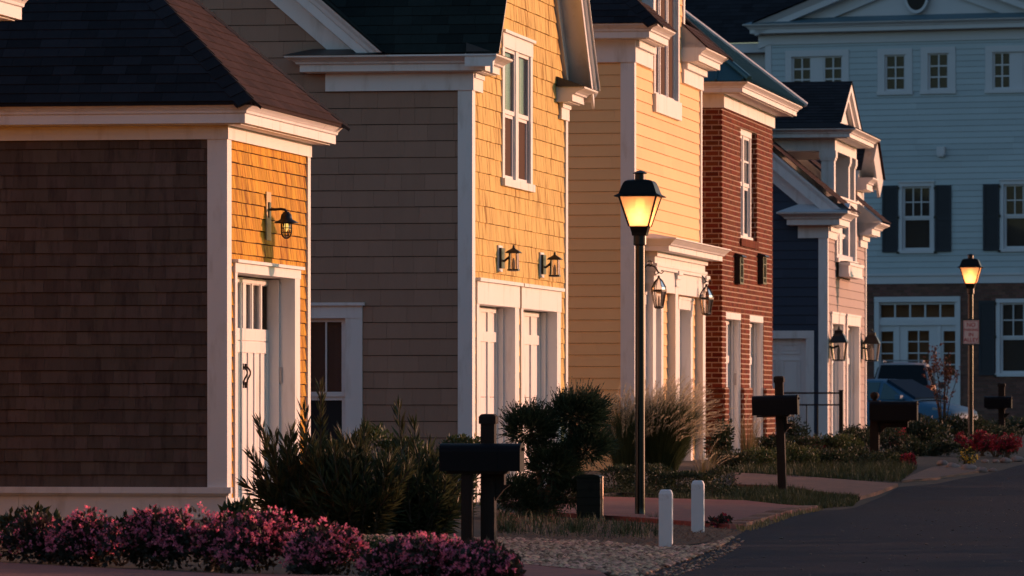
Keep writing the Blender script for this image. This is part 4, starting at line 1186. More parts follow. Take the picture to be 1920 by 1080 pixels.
# roofs: the pediment's own roof, the long roof behind
mb = MB()
for (xa_, sg) in ((xl, 1), (2*xm-xl, -1)):
    mb.add([(xa_-.05*sg, -.6, zl+.03), (xm, -.6, zap+.03), (xm, 9, zap+.03), (xa_-.05*sg, 9, zl+.03)], [(0,1,2,3)] if sg < 0 else [(3,2,1,0)], .5)
H.part('pediment_roof', mb, M['roof_dark'], ped)
mb = MB(); yw = 1.6; zw = H.sz(1390, 82, 0)
slope(mb, (-14, yw-.5, zw+.1), (1,0,0), (0,.80,.60), [(0,0),(16,0),(16,9),(0,9)], .22, wmin=.3, wmax=.6, seed=104)
H.part('roof', mb, M['roof_dark'])
mb = MB()
courses(mb, (Vector((0,yw,0)), Vector((1,0,0)), Vector((0,0,1))), rectp(-14, 0, zband1, zw-.45), .178, 3, 5, .003, .018, (), 0, .002, 105)
sheet(mb, (Vector((0,yw,0)), Vector((1,0,0)), Vector((0,0,1))), rectp(-14, 0, -.6, zw))
H.part('wing_wall', mb, M['blue'])
mb = MB(); mb.box(-14, -.0, yw-.04, yw, zw-.62, zw-.2, .5); mb.box(-14, 0, yw-.45, yw, zw-.2, zw+.09, .5); H.part('wing_cornice', mb, M['trim_far'])
mb = MB(); vx = H.sx(1453); mb.tube([(vx-.5, 3.2, zw+1.0), (vx-.5, 3.2, H.sz(1453, 22, -3.2))], .07, 10); H.part('vent_pipe', mb, M['trim_far'])
for (p, y) in ((1640, 287), (1766, 284)):
    mb = MB(); a = H.sx(p); z = H.sz(p, y); mb.pbox('S', a-.12, a+.12, z-.12, z+.14, .018, .16, .5); mb.pbox('S', a-.09, a+.09, z-.16, z-.121, .05, .14, .2)
    H.part('vent_hood', mb, M['trim_far'])
# ================================================================== street lamps, lanterns, mailboxes, posts, sign, cars
def lamp_glass():
    m = mat('frosted_lamp_glass', (1.0,.74,.52), .3, transl=.75, emit=.16, noise=.15, nscale=40, stretch=(.1,.1,1)); nt = m.node_tree; out = nt.nodes['Material Output']
    src = out.inputs[0].links[0].from_socket; tr = nt.nodes.new('ShaderNodeBsdfTransparent'); tr.inputs[0].default_value = (1,.9,.75,1)
    ms = nt.nodes.new('ShaderNodeMixShader'); ms.inputs[0].default_value = .30; nt.links.new(src, ms.inputs[1]); nt.links.new(tr.outputs[0], ms.inputs[2]); nt.links.new(ms.outputs[0], out.inputs[0])
    return m
M['frost'] = lamp_glass()
M['filament'] = mat('lamp_bulb', (1.0,.60,.16), .4, emit=4.5)
def street_lamp(name, label, base, height, s=1.0, group=None):
    t = thing(name, label, 'street lamp', base, -TH, group)
    b = MB(); zt = height
    pr = .049
    zc = zt-.65*s
    # fluted post on a small base
    n = 40; vs, fs = [], []
    zsn = [-.03, .02, .03, .12, .30, zc-.06*s, zc]
    rad = [pr*1.12, pr*1.12, pr*1.06, pr*1.04, pr*1.03, pr*.97, pr*.95]
    for z, r in zip(zsn, rad):
        for k in range(n):
            rr = r
            vs.append((rr*math.cos(2*math.pi*k/n), rr*math.sin(2*math.pi*k/n), z))
    for i in range(len(zsn)-1):
        for k in range(n): fs.append((i*n+k, i*n+(k+1)%n, (i+1)*n+(k+1)%n, (i+1)*n+k))
    b.add(vs, fs, .5); b.build('post', M['lamp_paint'], t, smooth=True)
    b = MB()
    b.lathe([(.052*s,-.10*s),(.066*s,-.09*s),(.066*s,0),(.062*s,.012*s),(.05*s,.012*s)], (0,0,zc), 24)
    hb, ht = .098*s, .187*s                                     # half widths at foot and head of the glass
    zg0, zg1 = zc+.095*s, zc+.39*s
    sq = math.sqrt(2)
    b.lathe([(.072*s*sq,.0),(.076*s*sq,.03*s),(hb*sq*.93,.085*s),(hb*sq,.095*s),(hb*.6*sq,.098*s)], (0,0,zc), 4, rot=.5)
    b.build('collar', M['dark'], t)
    b = MB()
    for sx_ in (-1, 1):
        for sy_ in (-1, 1):
            b.tube([(sx_*hb, sy_*hb, zg0), (sx_*ht, sy_*ht, zg1)], .011*s, 6)
    b.build('frame', M['dark'], t)
    b = MB()
    prof = [(ht+.045,.0),(ht+.048,.008),(ht+.035,.014),(ht+.006,.030),(ht-.004,.055),(ht-.020,.10),(ht-.034,.135),(ht-.052,.158),(ht-.085,.170),(.055,.176)]
    b.lathe([(r*s*sq, z*s) for r, z in prof], (0,0,zg1), 4, rot=.5)
    b.build('lamp_roof', mat('lamp_roof_paint_%d' % int(s*100+height*10), (.005,.005,.005), .42, spec=.18, noise=.1), t)
    b = MB()
    zr = zg1+.176*s
    b.lathe([(.052*s,-.01),(.052*s,.055*s),(.070*s,.060*s),(.072*s,.066*s),(.03*s,.086*s),(.004,.092*s)], (0,0,zr), 20)
    b.build('chimney', M['dark'], t)
    for k in range(4):
        a = k*math.pi/2; ca, sa = math.cos(a), math.sin(a)
        b = MB()
        q = [(-hb*.93, hb, zg0), (hb*.93, hb, zg0), (ht*.95, ht, zg1), (-ht*.95, ht, zg1)]
        b.add([(x*ca-y*sa, x*sa+y*ca, z) for x, y, z in q]+[(x*ca-(y-.005)*sa, x*sa+(y-.005)*ca, z) for x, y, z in q], [(0,1,2,3),(7,6,5,4),(0,4,5,1),(1,5,6,2),(2,6,7,3),(3,7,4,0)], .5)
        b.build('lamp_glass', M['frost'], t)
    b = MB(); b.lathe([(.012*s,0),(.04*s,.03*s),(.05*s,.09*s),(.045*s,.13*s),(.02,.15*s)], (0,0,zg1-.165*s), 14); bo = b.build('bulb', M['filament'], t, smooth=True); bo.visible_shadow = True
    pd = bpy.data.lights.new('lamp_light', 'POINT'); pd.energy = 3.6; pd.color = (1.0,.52,.26); pd.shadow_soft_size = .035
    po = bpy.data.objects.new('lamp_light', pd); COL.objects.link(po); po.parent = t; po.location = (0,0,zg1-.18*s)
    b = MB(); b.lathe([(.06*s,0),(.055*s,.05*s),(.03*s,.06*s)], (0,0,zg0), 14); b.build('socket', M['bronze'], t)
    return t
bl = G(1200, 972); 
street_lamp('street_lamp', 'tall black lamp post with glowing lantern before the yellow house', bl, ZPX(321, bl.y)-bl.z, 1.0, 'lamp posts along the alley')
Y2 = 106.5; b2 = AT(1820, Y2)
street_lamp('street_lamp', 'distant black lamp post carrying the parking sign, lantern glowing', b2, ZPX(476, Y2)-b2.z, 1.0, 'lamp posts along the alley')

# the sign on the far lamp: red words on white
t = thing('parking_sign', 'small white sign with red lettering on the far lamp post', 'sign', (b2.x, b2.y-.075, ZPX(645, Y2)), 0)
sw, sh = .30, .445
M['sign'] = mat('sign_white', (.62,.52,.48), .5, noise=.05); M['signred'] = mat('sign_red', (.42,.03,.035), .5)
b = MB(); b.box(-sw/2, sw/2, -.012, 0, .0, sh); b.build('panel', M['sign'], t)
b = MB()
for (x0,x1,z0,z1) in ((-sw/2-.022,-sw/2,-.022,sh+.022),(sw/2,sw/2+.022,-.022,sh+.022),(-sw/2,sw/2,-.022,0),(-sw/2,sw/2,sh,sh+.022)): b.box(x0,x1,-.018,.012,z0,z1)
b.build('frame', M['dark'], t)
b = MB()
for (x0,x1,z0,z1) in ((-.14,-.132,.012,sh-.012),(.132,.14,.012,sh-.012),(-.132,.132,.012,.02),(-.132,.132,sh-.02,sh-.012)): b.box(x0,x1,-.0145,-.0121,z0,z1)
b.build('border', M['signred'], t)
for word, zc, sz in (('NO', .355, .085), ('PARKING', .262, .053), ('IN', .172, .075), ('ALLEY', .075, .078)):
    cu = bpy.data.curves.new('word', 'FONT'); cu.body = word; cu.size = sz*1.25; cu.align_x = 'CENTER'; cu.align_y = 'CENTER'; cu.extrude = .0012; cu.offset = .0011
    o = bpy.data.objects.new('lettering', cu); COL.objects.link(o); o.parent = t
    o.rotation_euler = (math.radians(90), 0, 0); o.location = (0, -.0142, zc)
    bpy.context.view_layer.update()
    me = bpy.data.meshes.new_from_object(o.evaluated_get(bpy.context.evaluated_depsgraph_get()))
    me.materials.clear(); me.materials.append(M['signred']); w_ = bpy.data.objects.new('lettering', me); COL.objects.link(w_); w_.parent = t; w_.rotation_euler = o.rotation_euler; w_.location = o.location
    bpy.data.objects.remove(o)

# ---- wall lanterns: each hangs on a house and is a thing of its own
def on_front(H, y, z):      # a thing whose local frame equals the house's, at a point of its front
    return H.W(0, y, z)
def barn_light():
    H = H1
    zb = H.fz(500, 393); y = H.fy(499)
    t = thing('barn_light', 'black gooseneck barn light with caged bulb on golden cedar', 'wall lamp', on_front(H, y, zb), H.rz)
    b = MB(); b.box(.017, .028, -.11, .11, -.30, .17); b.build('mounting_board', M['pale_wood'], t)
    b = MB(); b.box(.0285, .042, -.04, .04, -.08, .07); 
    b.tube([(.04,0,.0),(.09,0,.0),(.145,0,.004),(.185,0,-.002),(.20,0,-.022),(.20,0,-.07)], .013, 10)
    b.build('bracket', M['dark'], t)
    b = MB(); b.lathe([(.030,.012),(.034,0),(.050,-.015),(.056,-.045),(.060,-.062),(.118,-.092),(.122,-.099),(.116,-.097),(.055,-.068),(.02,-.05)], (.20,0,-.035), 28); b.build('hood', M['dark'], t, smooth=True)
    b = MB()
    for k in range(8):
        a = k*math.pi/4; ca, sa = math.cos(a), math.sin(a)
        b.tube([(.20+.052*ca,.052*sa,-.10),(.20+.053*ca,.053*sa,-.22),(.20+.040*ca,.040*sa,-.26),(.20+.014*ca,.014*sa,-.283)], .0045, 5)
    for z in (-.135, -.18, -.222):
        b.tube([(.20+.054*math.cos(a),.054*math.sin(a),z) for a in np.linspace(0,2*math.pi,17)], .004, 5)
    b.build('cage', M['dark'], t)
    b = MB(); b.lathe([(.036,0),(.038,-.10),(.030,-.14),(.006,-.16)], (.20,0,-.105), 16); b.build('jar_glass', M['lampglass'], t, smooth=True); b = MB(); b.lathe([(.012,0),(.024,-.03),(.026,-.07),(.004,-.11)], (.20,0,-.105), 12); b.build('bulb', mat('amber_glint_bulb', (1,.62,.15), .2, emit=.9), t, smooth=True)  # bulb given a glow in place of amber glints on the jar
barn_light()
def cottage_lantern(H, px, py, label):
    y, z = H.F(px, py)
    t = thing('wall_lantern', label, 'wall lamp', on_front(H, y, z), H.rz, 'lanterns above the twin garage doors')
    b = MB(); b.box(.014, .030, -.15, .15, -.16, .15); b.build('mounting_block', M['white'], t)
    b = MB(); b.box(.0305, .058, -.10, .13, -.12, .12); b.build('backplate', M['dark'], t)
    b = MB(); b.tube([(.05,0,-.03),(.075,0,-.035),(.11,0,-.005),(.14,0,.02)], .014, 8); b.build('arm', M['dark'], t)
    cx = .185; b = MB(); q = math.sqrt(2)
    b.lathe([(.082*q,.058),(.086*q,.064),(.066*q,.084),(.036*q,.102),(.014*q,.118),(.010*q,.15),(.002,.158)], (cx,0,0), 4, rot=.5); b.build('lantern_roof', M['dark'], t)
    b = MB()
    for sx_ in (-1,1):
        for sy_ in (-1,1): b.tube([(cx+sx_*.044,sy_*.044,.065),(cx+sx_*.050,sy_*.050,-.135)], .010, 5)
    b.lathe([(.064*q,-.13),(.066*q,-.150),(.03*q,-.156)], (cx,0,0), 4, rot=.5); b.build('cage', M['dark'], t)
    b = MB(); b.lathe([(.038*q,.062),(.045*q,-.133)], (cx,0,0), 4, rot=.5); b.build('glass', M['lampglass'], t); b = MB(); b.lathe([(.02,-.13),(.022,-.05),(.006,0)], (cx,0,0), 10); b.build('candle', M['blind'], t)
cottage_lantern(H2, 934, 484, 'black pagoda top lantern above the nearer garage door of the tan house')
cottage_lantern(H2, 1012.5, 496, 'black pagoda top lantern above the farther garage door of the tan house')
def scroll_lantern(H, y, z, label, s=1.0):
    t = thing('hanging_lantern', label, 'wall lamp', on_front(H, y, z), H.rz, 'scroll lanterns beside the pilasters')
    b = MB(); b.box(.012, .035, -.06, .06, -.22, .05); b.build('backplate', M['dark'], t)
    b = MB()
    b.tube([(.03,0,.0),(.06,0,.035),(.11,0,.045),(.17,0,.025),(.215,0,-.03),(.235,0,-.075)], .011, 8)
    b.tube([(.10+.04*math.cos(a)*(1-a/9),0,.0+.04*math.sin(a)*(1-a/9)+.07) for a in np.linspace(-1.5,5,16)], .007, 6)
    b.tube([(.235,0,-.06),(.275,0,-.075),(.30,0,-.05),(.285,0,-.03),(.27,0,-.045)], .007, 6)
    b.tube([(.235,0,-.06),(.19,0,-.09),(.17,0,-.06),(.185,0,-.045)], .007, 6)
    b.build('scroll_arm', M['dark'], t)
    cx, zc = .235, -.10; b = MB()
    b.lathe([(.006,0),(.016,-.01),(.02,-.03),(.008,-.035)], (cx,0,zc), 10)
    for k in range(6):
        a = k*math.pi/3; ca, sa = math.cos(a), math.sin(a)
        b.tube([(cx+.012*ca,.012*sa,zc-.035),(cx+.055*ca,.055*sa,zc-.08),(cx+.098*ca,.098*sa,zc-.165),(cx+.104*ca,.104*sa,zc-.205)], .006, 5)
        b.tube([(cx+.104*ca,.104*sa,zc-.205),(cx+.062*ca,.062*sa,zc-.435)], .008, 5)
    b.lathe([(.100,-.20),(.112,-.198),(.112,-.228),(.102,-.232)], (cx,0,zc), 6); b.lathe([(.066,-.43),(.072,-.445),(.05,-.462),(.01,-.47)], (cx,0,zc), 6)
    b.build('cage', M['dark'], t)
    b = MB(); b.lathe([(.014,-.04),(.052,-.085),(.095,-.17),(.098,-.20),(.058,-.43)], (cx,0,zc), 6); b.build('glass', M['lampglass'], t)
    b = MB(); b.lathe([(.016,-.43),(.016,-.34),(.01,-.30),(.002,-.28)], (cx,0,zc), 10); b.build('candle', M['blind'], t)
y_, z_ = H3.F(1204, 503, 0); scroll_lantern(H3, y_, z_, 'black scroll bracket lantern behind the near lamp post')
y_ = H3.fy(1330, .28); z_ = H3.fz(1330, 520, .28); scroll_lantern(H3, y_, z_, 'scroll bracket lantern seen against the dark brick end wall')
def box_sconce(H, px, label):
    y = H.fy(px); z0, z1 = H.fz(px, 533), H.fz(px, 475)
    h = z1-z0
    t = thing('box_sconce', label, 'wall lamp', on_front(H, y, z0), H.rz, 'iron sconces on the brick front')
    b = MB(); b.box(.013, .03, -.24, .24, 0, h*.96); b.build('backplate', M['dark'], t)
    b = MB(); dd = .10
    for yy in (-.24, .24-.035): b.box(.03, dd, yy, yy+.035, 0, h*.9); 
    for yy in (-.205, -.02, .165): b.box(dd-.03, dd, yy, yy+.04, .03, h*.88)
    b.box(.03, dd, -.205, .205, 0, .03); b.box(.03, dd, -.205, .205, .09, .115); b.box(.03, dd, -.205, .205, h*.62, h*.66); b.box(.03, dd, -.205, .205, h*.86, h*.9)
    b.build('cage', M['dark'], t)
    b = MB(); b.prism([(.02,-.27,h*.88),(dd+.05,-.27,h*.88),(dd+.03,-.27,h*.93),(.02,-.27,h*1.0)], (0,.54,0)); b.build('sconce_roof', M['dark'], t)
    b = MB(); b.box(.035, dd-.035, -.2, .2, .12, h*.6); b.build('glass', mat('amber_sconce_pane', (.16,.09,.05), .4, transl=.3) if 'amber_sconce_pane' not in bpy.data.materials else bpy.data.materials['amber_sconce_pane'], t)
box_sconce(H4, 1379.5, 'nearer black iron box sconce high on the brick front')
box_sconce(H4, 1423, 'farther black iron box sconce near the edge of the brick front')
def colonial_lantern(H, px, py, label):
    y, z = H.F(px, py)
    t = thing('colonial_lantern', label, 'wall lamp', on_front(H, y, z), H.rz, 'tall lanterns on the navy house')
    q = math.sqrt(2); cx = .20
    b = MB(); b.box(.012, .03, -.09, .09, -.22, .15); b.tube([(.03,0,.0),(.10,0,-.02),(cx,0,.02)], .02, 8); b.build('backplate', M['dark'], t)
    b = MB(); b.lathe([(.155*q,.07),(.16*q,.08),(.11*q,.19),(.075*q,.24),(.075*q,.29),(.02*q,.315),(.012,.37),(.002,.38)], (cx,0,0), 4, rot=.5); b.build('lantern_roof', M['dark'], t)
    b = MB()
    for sx_ in (-1,1):
        for sy_ in (-1,1): b.tube([(cx+sx_*.135,sy_*.135,.07),(cx+sx_*.10,sy_*.10,-.24)], .011, 5)
    b.lathe([(.115*q,-.235),(.12*q,-.255),(.05*q,-.265)], (cx,0,0), 4, rot=.5); b.build('cage', M['dark'], t)
    b = MB(); b.lathe([(.128*q,.07),(.094*q,-.235)], (cx,0,0), 4, rot=.5); b.build('glass', M['lampglass'], t)
    b = MB(); b.lathe([(.03,-.24),(.03,-.05),(.012,0),(.002,.02)], (cx,0,0), 10); b.build('candle', M['blind'], t)
colonial_lantern(H5, 1552.5, 650, 'tall black carriage lantern left of the navy house garage doors')
colonial_lantern(H5, 1615, 652, 'tall black carriage lantern on the far corner of the navy house')

# ---- mailboxes
def mailbox(px, py, label, ytop, box, post_w=.11, legs=1, flag=False, ball=False, Y=None, tilt=0, boxlen=.60, mirror=False, group='mailboxes at the alley edge'):
    p = G(px, py) if Y is None else AT(px, Y)
    t = thing('mailbox', label, 'mailbox', p, -TH, group)
    hgt = ZPX(ytop, p.y)-p.z
    w = post_w/2
    b = MB()
    if ball:
        b.box(-w, w, -w, w, -.05, hgt-.16); b.box(-w*1.2, w*1.2, -w*1.2, w*1.2, hgt-.16, hgt-.13)
    else:
        b.box(-w, w, -w, w, -.05, hgt-.075)
    post = b.build('post', M['black_wood'], t, bevel=.004)
    b = MB(); q = math.sqrt(2)
    if ball: b.lathe([(w*.5,hgt-.13),(w*.5,hgt-.115),(w*.9,hgt-.09),(w*1.05,hgt-.055),(w*.9,hgt-.02),(w*.4,hgt)], (0,0,0), 20)
    else: b.lathe([(w*1.22*q,hgt-.08),(w*1.22*q,hgt-.022),(w*.9*q,hgt-.002),(w*.5*q,hgt)], (0,0,0), 4, rot=.5)
    b.build('post_cap', M['black_wood'], t, smooth=ball)
    x0, x1, z1, z0 = box            # metres relative to the post
    yb = -(w+.11)
    bw, bh = .105, z1-z0
    b = MB()                         # tunnel-shaped body, rounded top
    prof = [(-bw, z0), (bw, z0)] + [(bw*math.cos(a), z1-bw*.62+bw*.62*math.sin(a)) for a in np.linspace(0, math.pi, 13)]
    b.prism([(x0, yb+u, v) for u, v in prof][::-1], (x1-x0-.012, 0, 0)); body = b.build('box_body', M['black_paint'], t)
    b = MB()
    prof2 = [(u*1.045, z0+(v-z0)*1.03-.004) for u, v in prof]
    b.prism([(x1-.0115, yb+u, v) for u, v in prof2][::-1], (.016, 0, 0)); b.box(x1+.0045, x1+.025, yb-.025, yb+.025, z1-.06, z1-.035)
    dr = b.build('box_door', M['black_paint'], body)
    b = MB()
    prof3 = [(u*1.03, z0+(v-z0)*1.02-.003) for u, v in prof]
    b.prism([(x1-.19, yb+u, v) for u, v in prof3][::-1], (.012, 0, 0)); b.build('band', M['black_paint'], body)
    b = MB(); b.box(x0+.05, x1-.12, yb-.06, yb+.16-.001, z0-.022, z0-.0005)
    b.box(w+.0005, x1-.16, -.045, .045, z0-.11, z0-.0225)
    b.prism([(w+.0005,-.03,z0-.11),(w+.0005,-.03,z0-.24),(w+.03,-.03,z0-.20),(w+.07,-.03,z0-.15),(w+.12,-.03,z0-.11)], (0,.06,0))
    b.build('bracket', M['black_wood'], t)
    if flag:
        b = MB(); b.box(x1-.17, x1-.14, yb-bw-.014, yb-bw-.004, z0+.10, z0+.24); b.box(x1-.14, x1-.06, yb-bw-.012, yb-bw-.006, z0+.19, z0+.24); b.build('flag', M['signred'], body)
    if legs == 2:
        b = MB(); xl = x0+.165; b.box(xl, xl+.09, yb-.04, yb+.04, -.05, z0-.0225); b.build('support_post', M['black_wood'], t, bevel=.004)
    if tilt: t.rotation_euler = (0, tilt, -TH)
    return t
s1 = F_PX/G(916, 1030).y
mailbox(916, 1030, 'large dark mailbox on two posts above the pink flowers', 776, ((833-916)/s1, (985-916)/s1, (1030-831)/s1, (1030-883)/s1), .112, 2)
pm = G(1467, 925); s1 = F_PX/pm.y
mailbox(1467, 925, 'dark mailbox on a slightly leaning post in the grass strip', 705, ((1415-1463)/s1, (1500-1463)/s1, (925-741)/s1, (925-778)/s1), .105, 1, tilt=-.03)
pm = AT(1640, 89); s1 = F_PX/89; yb_ = YH+(HC-pm.z)*s1
mailbox(1640, 0, 'black mailbox on a ball topped post by the red shrubs', 735, ((1633-1640)/s1, (1722-1640)/s1, (yb_-752)/s1, (yb_-788)/s1), .14, 1, ball=True, Y=89)
pm = AT(1878, 118); s1 = F_PX/118; yb_ = YH+(HC-pm.z)*s1
mailbox(1878, 0, 'farthest dark mailbox almost lost before the brick wall', 718, ((1847-1878)/s1, (1898-1878)/s1, (yb_-743)/s1, (yb_-765)/s1), .13, 1, Y=118)

# ---- white marker posts
def marker(px, py, top, wpx, label):
    p = G(px, py); s = F_PX/p.y; w = wpx/s/2; h = (py-top)/s; q = math.sqrt(2)
    t = thing('marker_post', label, 'post', p, -TH+.05, 'white marker posts')
    b = MB(); b.lathe([(w*q,-.1),(w*q,h-.035),(w*.8*q,h-.006),(w*.62*q,h)], (0,0,0), 4, rot=.5)
    b.build('post_body', M['marker'], t, bevel=.003)
M['marker'] = mat('weathered_white_post', (.74,.72,.72), .6, noise=.10, nscale=8, stretch=(1,1,.3), col2=(.50,.44,.40), c2lo=.60, c2hi=.75, c2scale=12)
marker(1248.5, 1026, 918, 25, 'nearer white square post at the gravel edge')
marker(1308.5, 999, 901, 23.5, 'farther white square post by the brick driveway')

# ---- green utility pedestal
p = G(1106, 975); s = F_PX/p.y
t = thing('utility_pedestal', 'dark green utility pedestal with orange stripe behind the gravel', 'utility box', p, -TH)
M['green_plastic'] = mat('dark_green_plastic', (.004,.011,.010), .5, spec=.12, noise=.12, nscale=6)
w = 22/s; h = (975-890)/s
b = MB()
b.box(-w, w, -.11, .11, -.05, h*.93); 
for k in range(5): b.box(-w-.006, w+.006, -.116, .116, h*(.16+.17*k), h*(.16+.17*k)+.008)
b.box(w*.1, w*.16, -.125, -.1105, h*.62, h*.76)
b.build('housing', M['green_plastic'], t, bevel=.004)
b = MB(); b.prism([(-w-.012,-.12,h*.93),(w+.012,-.12,h*.93),(w*.9,-.12,h*.985),(w*.4,-.12,h*1.01),(-w*.4,-.12,h*1.01),(-w*.9,-.12,h*.985)], (0,.24,0)); b.build('lid', M['green_plastic'], t, bevel=.004)
b = MB(); b.box(w+.001, w+.012, -.05, .05, h*.45, h*.80); b.build('marker_strip', mat('orange_marker', (.75,.16,.03), .4), t)
b = MB(); b.tube([(w+.02,-.09,0),(w+.02,-.09,h*.97)], .010, 8); b.build('conduit', mat('dull_metal', (.25,.22,.18), .4, metal=.8), t)

# ---- iron railing beside the brick house
Yr = 101.0
pr0, pr1 = AT(1478, Yr), AT(1577, Yr-.5)
t = thing('iron_railing', 'black iron railing with square end post before the navy house', 'railing', pr1, -TH)
hz = ZPX(735, Yr)-pr1.z; hz2 = ZPX(759, Yr)-pr1.z; L = (1577-1400)/F_PX*Yr
b = MB(); b.box(-.035, .035, -.035, .035, -.1, hz+.02); b.box(-.042, .042, -.042, .042, hz+.02, hz+.035); b.build('post', M['dark'], t)
b = MB(); b.box(-L, -.036, -.02, .02, hz-.035, hz-.005); b.box(-L, -.036, -.015, .015, hz2-.015, hz2+.012); b.build('rail', M['dark'], t)
b = MB(); b.box(-L, -.036, -.015, .015, .10, .125)
k = 0
for xk_ in (-.43, -.62, -.85, -1.1, -1.35): b.box(xk_, xk_+.018, -.009, .009, .1255, hz2-.016)
b.build('baluster', M['dark'], t)
# ================================================================== parked cars
def car_paint(name, col):
    m = mat(name, col, .5, noise=.04, nscale=2, spec=.15)
    m.node_tree.nodes['Principled BSDF'].inputs['Coat Weight'].default_value = 0
    return m
M['tyre'] = mat('tyre_rubber', (.015,.015,.015), .85); M['rim'] = mat('alloy_rim', (.35,.35,.36), .35, metal=.8)
M['carglass'] = mat('tinted_car_glass', (.008,.010,.014), .08, spec=.18); M['taillight'] = mat('tail_light_red', (.30,.012,.010), .2)
M['black_plastic'] = mat('black_plastic', (.02,.02,.022), .6); M['head'] = mat('head_light_lens', (.22,.23,.25), .4)
def ring_loft(b, rings):
    n = len(rings[0]); vs = [p for r in rings for p in r]; fs = []
    for i in range(len(rings)-1):
        for k in range(n):
            fs.append((i*n+k, i*n+(k+1)%n, (i+1)*n+(k+1)%n, (i+1)*n+k))
    fs.append(tuple(range(n-1,-1,-1))); fs.append(tuple((len(rings)-1)*n+k for k in range(n)))
    b.add(vs, fs, .5)
def wheel(t, x, y, r=.33, w=.2):
    s = 1 if y > 0 else -1
    b = MB(); vs = []
    b.lathe([(r*.6,-w/2),(r*.93,-w/2),(r,-w*.36),(r,w*.36),(r*.93,w/2),(r*.6,w/2)], (0,0,0), 28)
    o = b.build('wheel', M['tyre'], t); o.rotation_euler = (math.radians(90),0,0); o.location = (x, y, r)
    b = MB(); b.lathe([(r*.62,-w*.3),(r*.62,w*.42),(r*.5,w*.36),(r*.1,w*.40),(.01,w*.42)], (0,0,0), 20)
    for k in range(5):
        a = k*2*math.pi/5; b.box(r*.1*math.cos(a)-.03, r*.1*math.cos(a)+.03, r*.35*math.sin(a)-.03, r*.35*math.sin(a)+.03, w*.4, w*.45)
    c = b.build('rim', M['rim'], o); c.rotation_euler = (0,0 if s < 0 else math.pi,0)
def body_ring(x, hw, zt, z0=.24, belt=None, crown=.04):
    r = [(x,-hw*.93,z0),(x,-hw,z0+.14),(x,-hw*1.005,(z0+zt)/2),(x,-hw*.975,zt-.09),(x,-hw*.90,zt-.02),(x,-hw*.5,zt+crown*.7),(x,0,zt+crown)]
    return r+[(p[0],-p[1],p[2]) for p in r[-2::-1]]
def quad_panel(b, q, t=.006):
    q = [Vector(p) for p in q]; n = (q[1]-q[0]).cross(q[2]-q[0]).normalized()
    b.add([p+n*t for p in q]+[p-n*.02 for p in q], [(0,1,2,3),(0,4,5,1),(1,5,6,2),(2,6,7,3),(3,7,4,0)], .5)
def inset(q, k, kv=None):
    c = sum((Vector(p) for p in q), Vector())/len(q)
    return [c+(Vector(p)-c)*k for p in q]
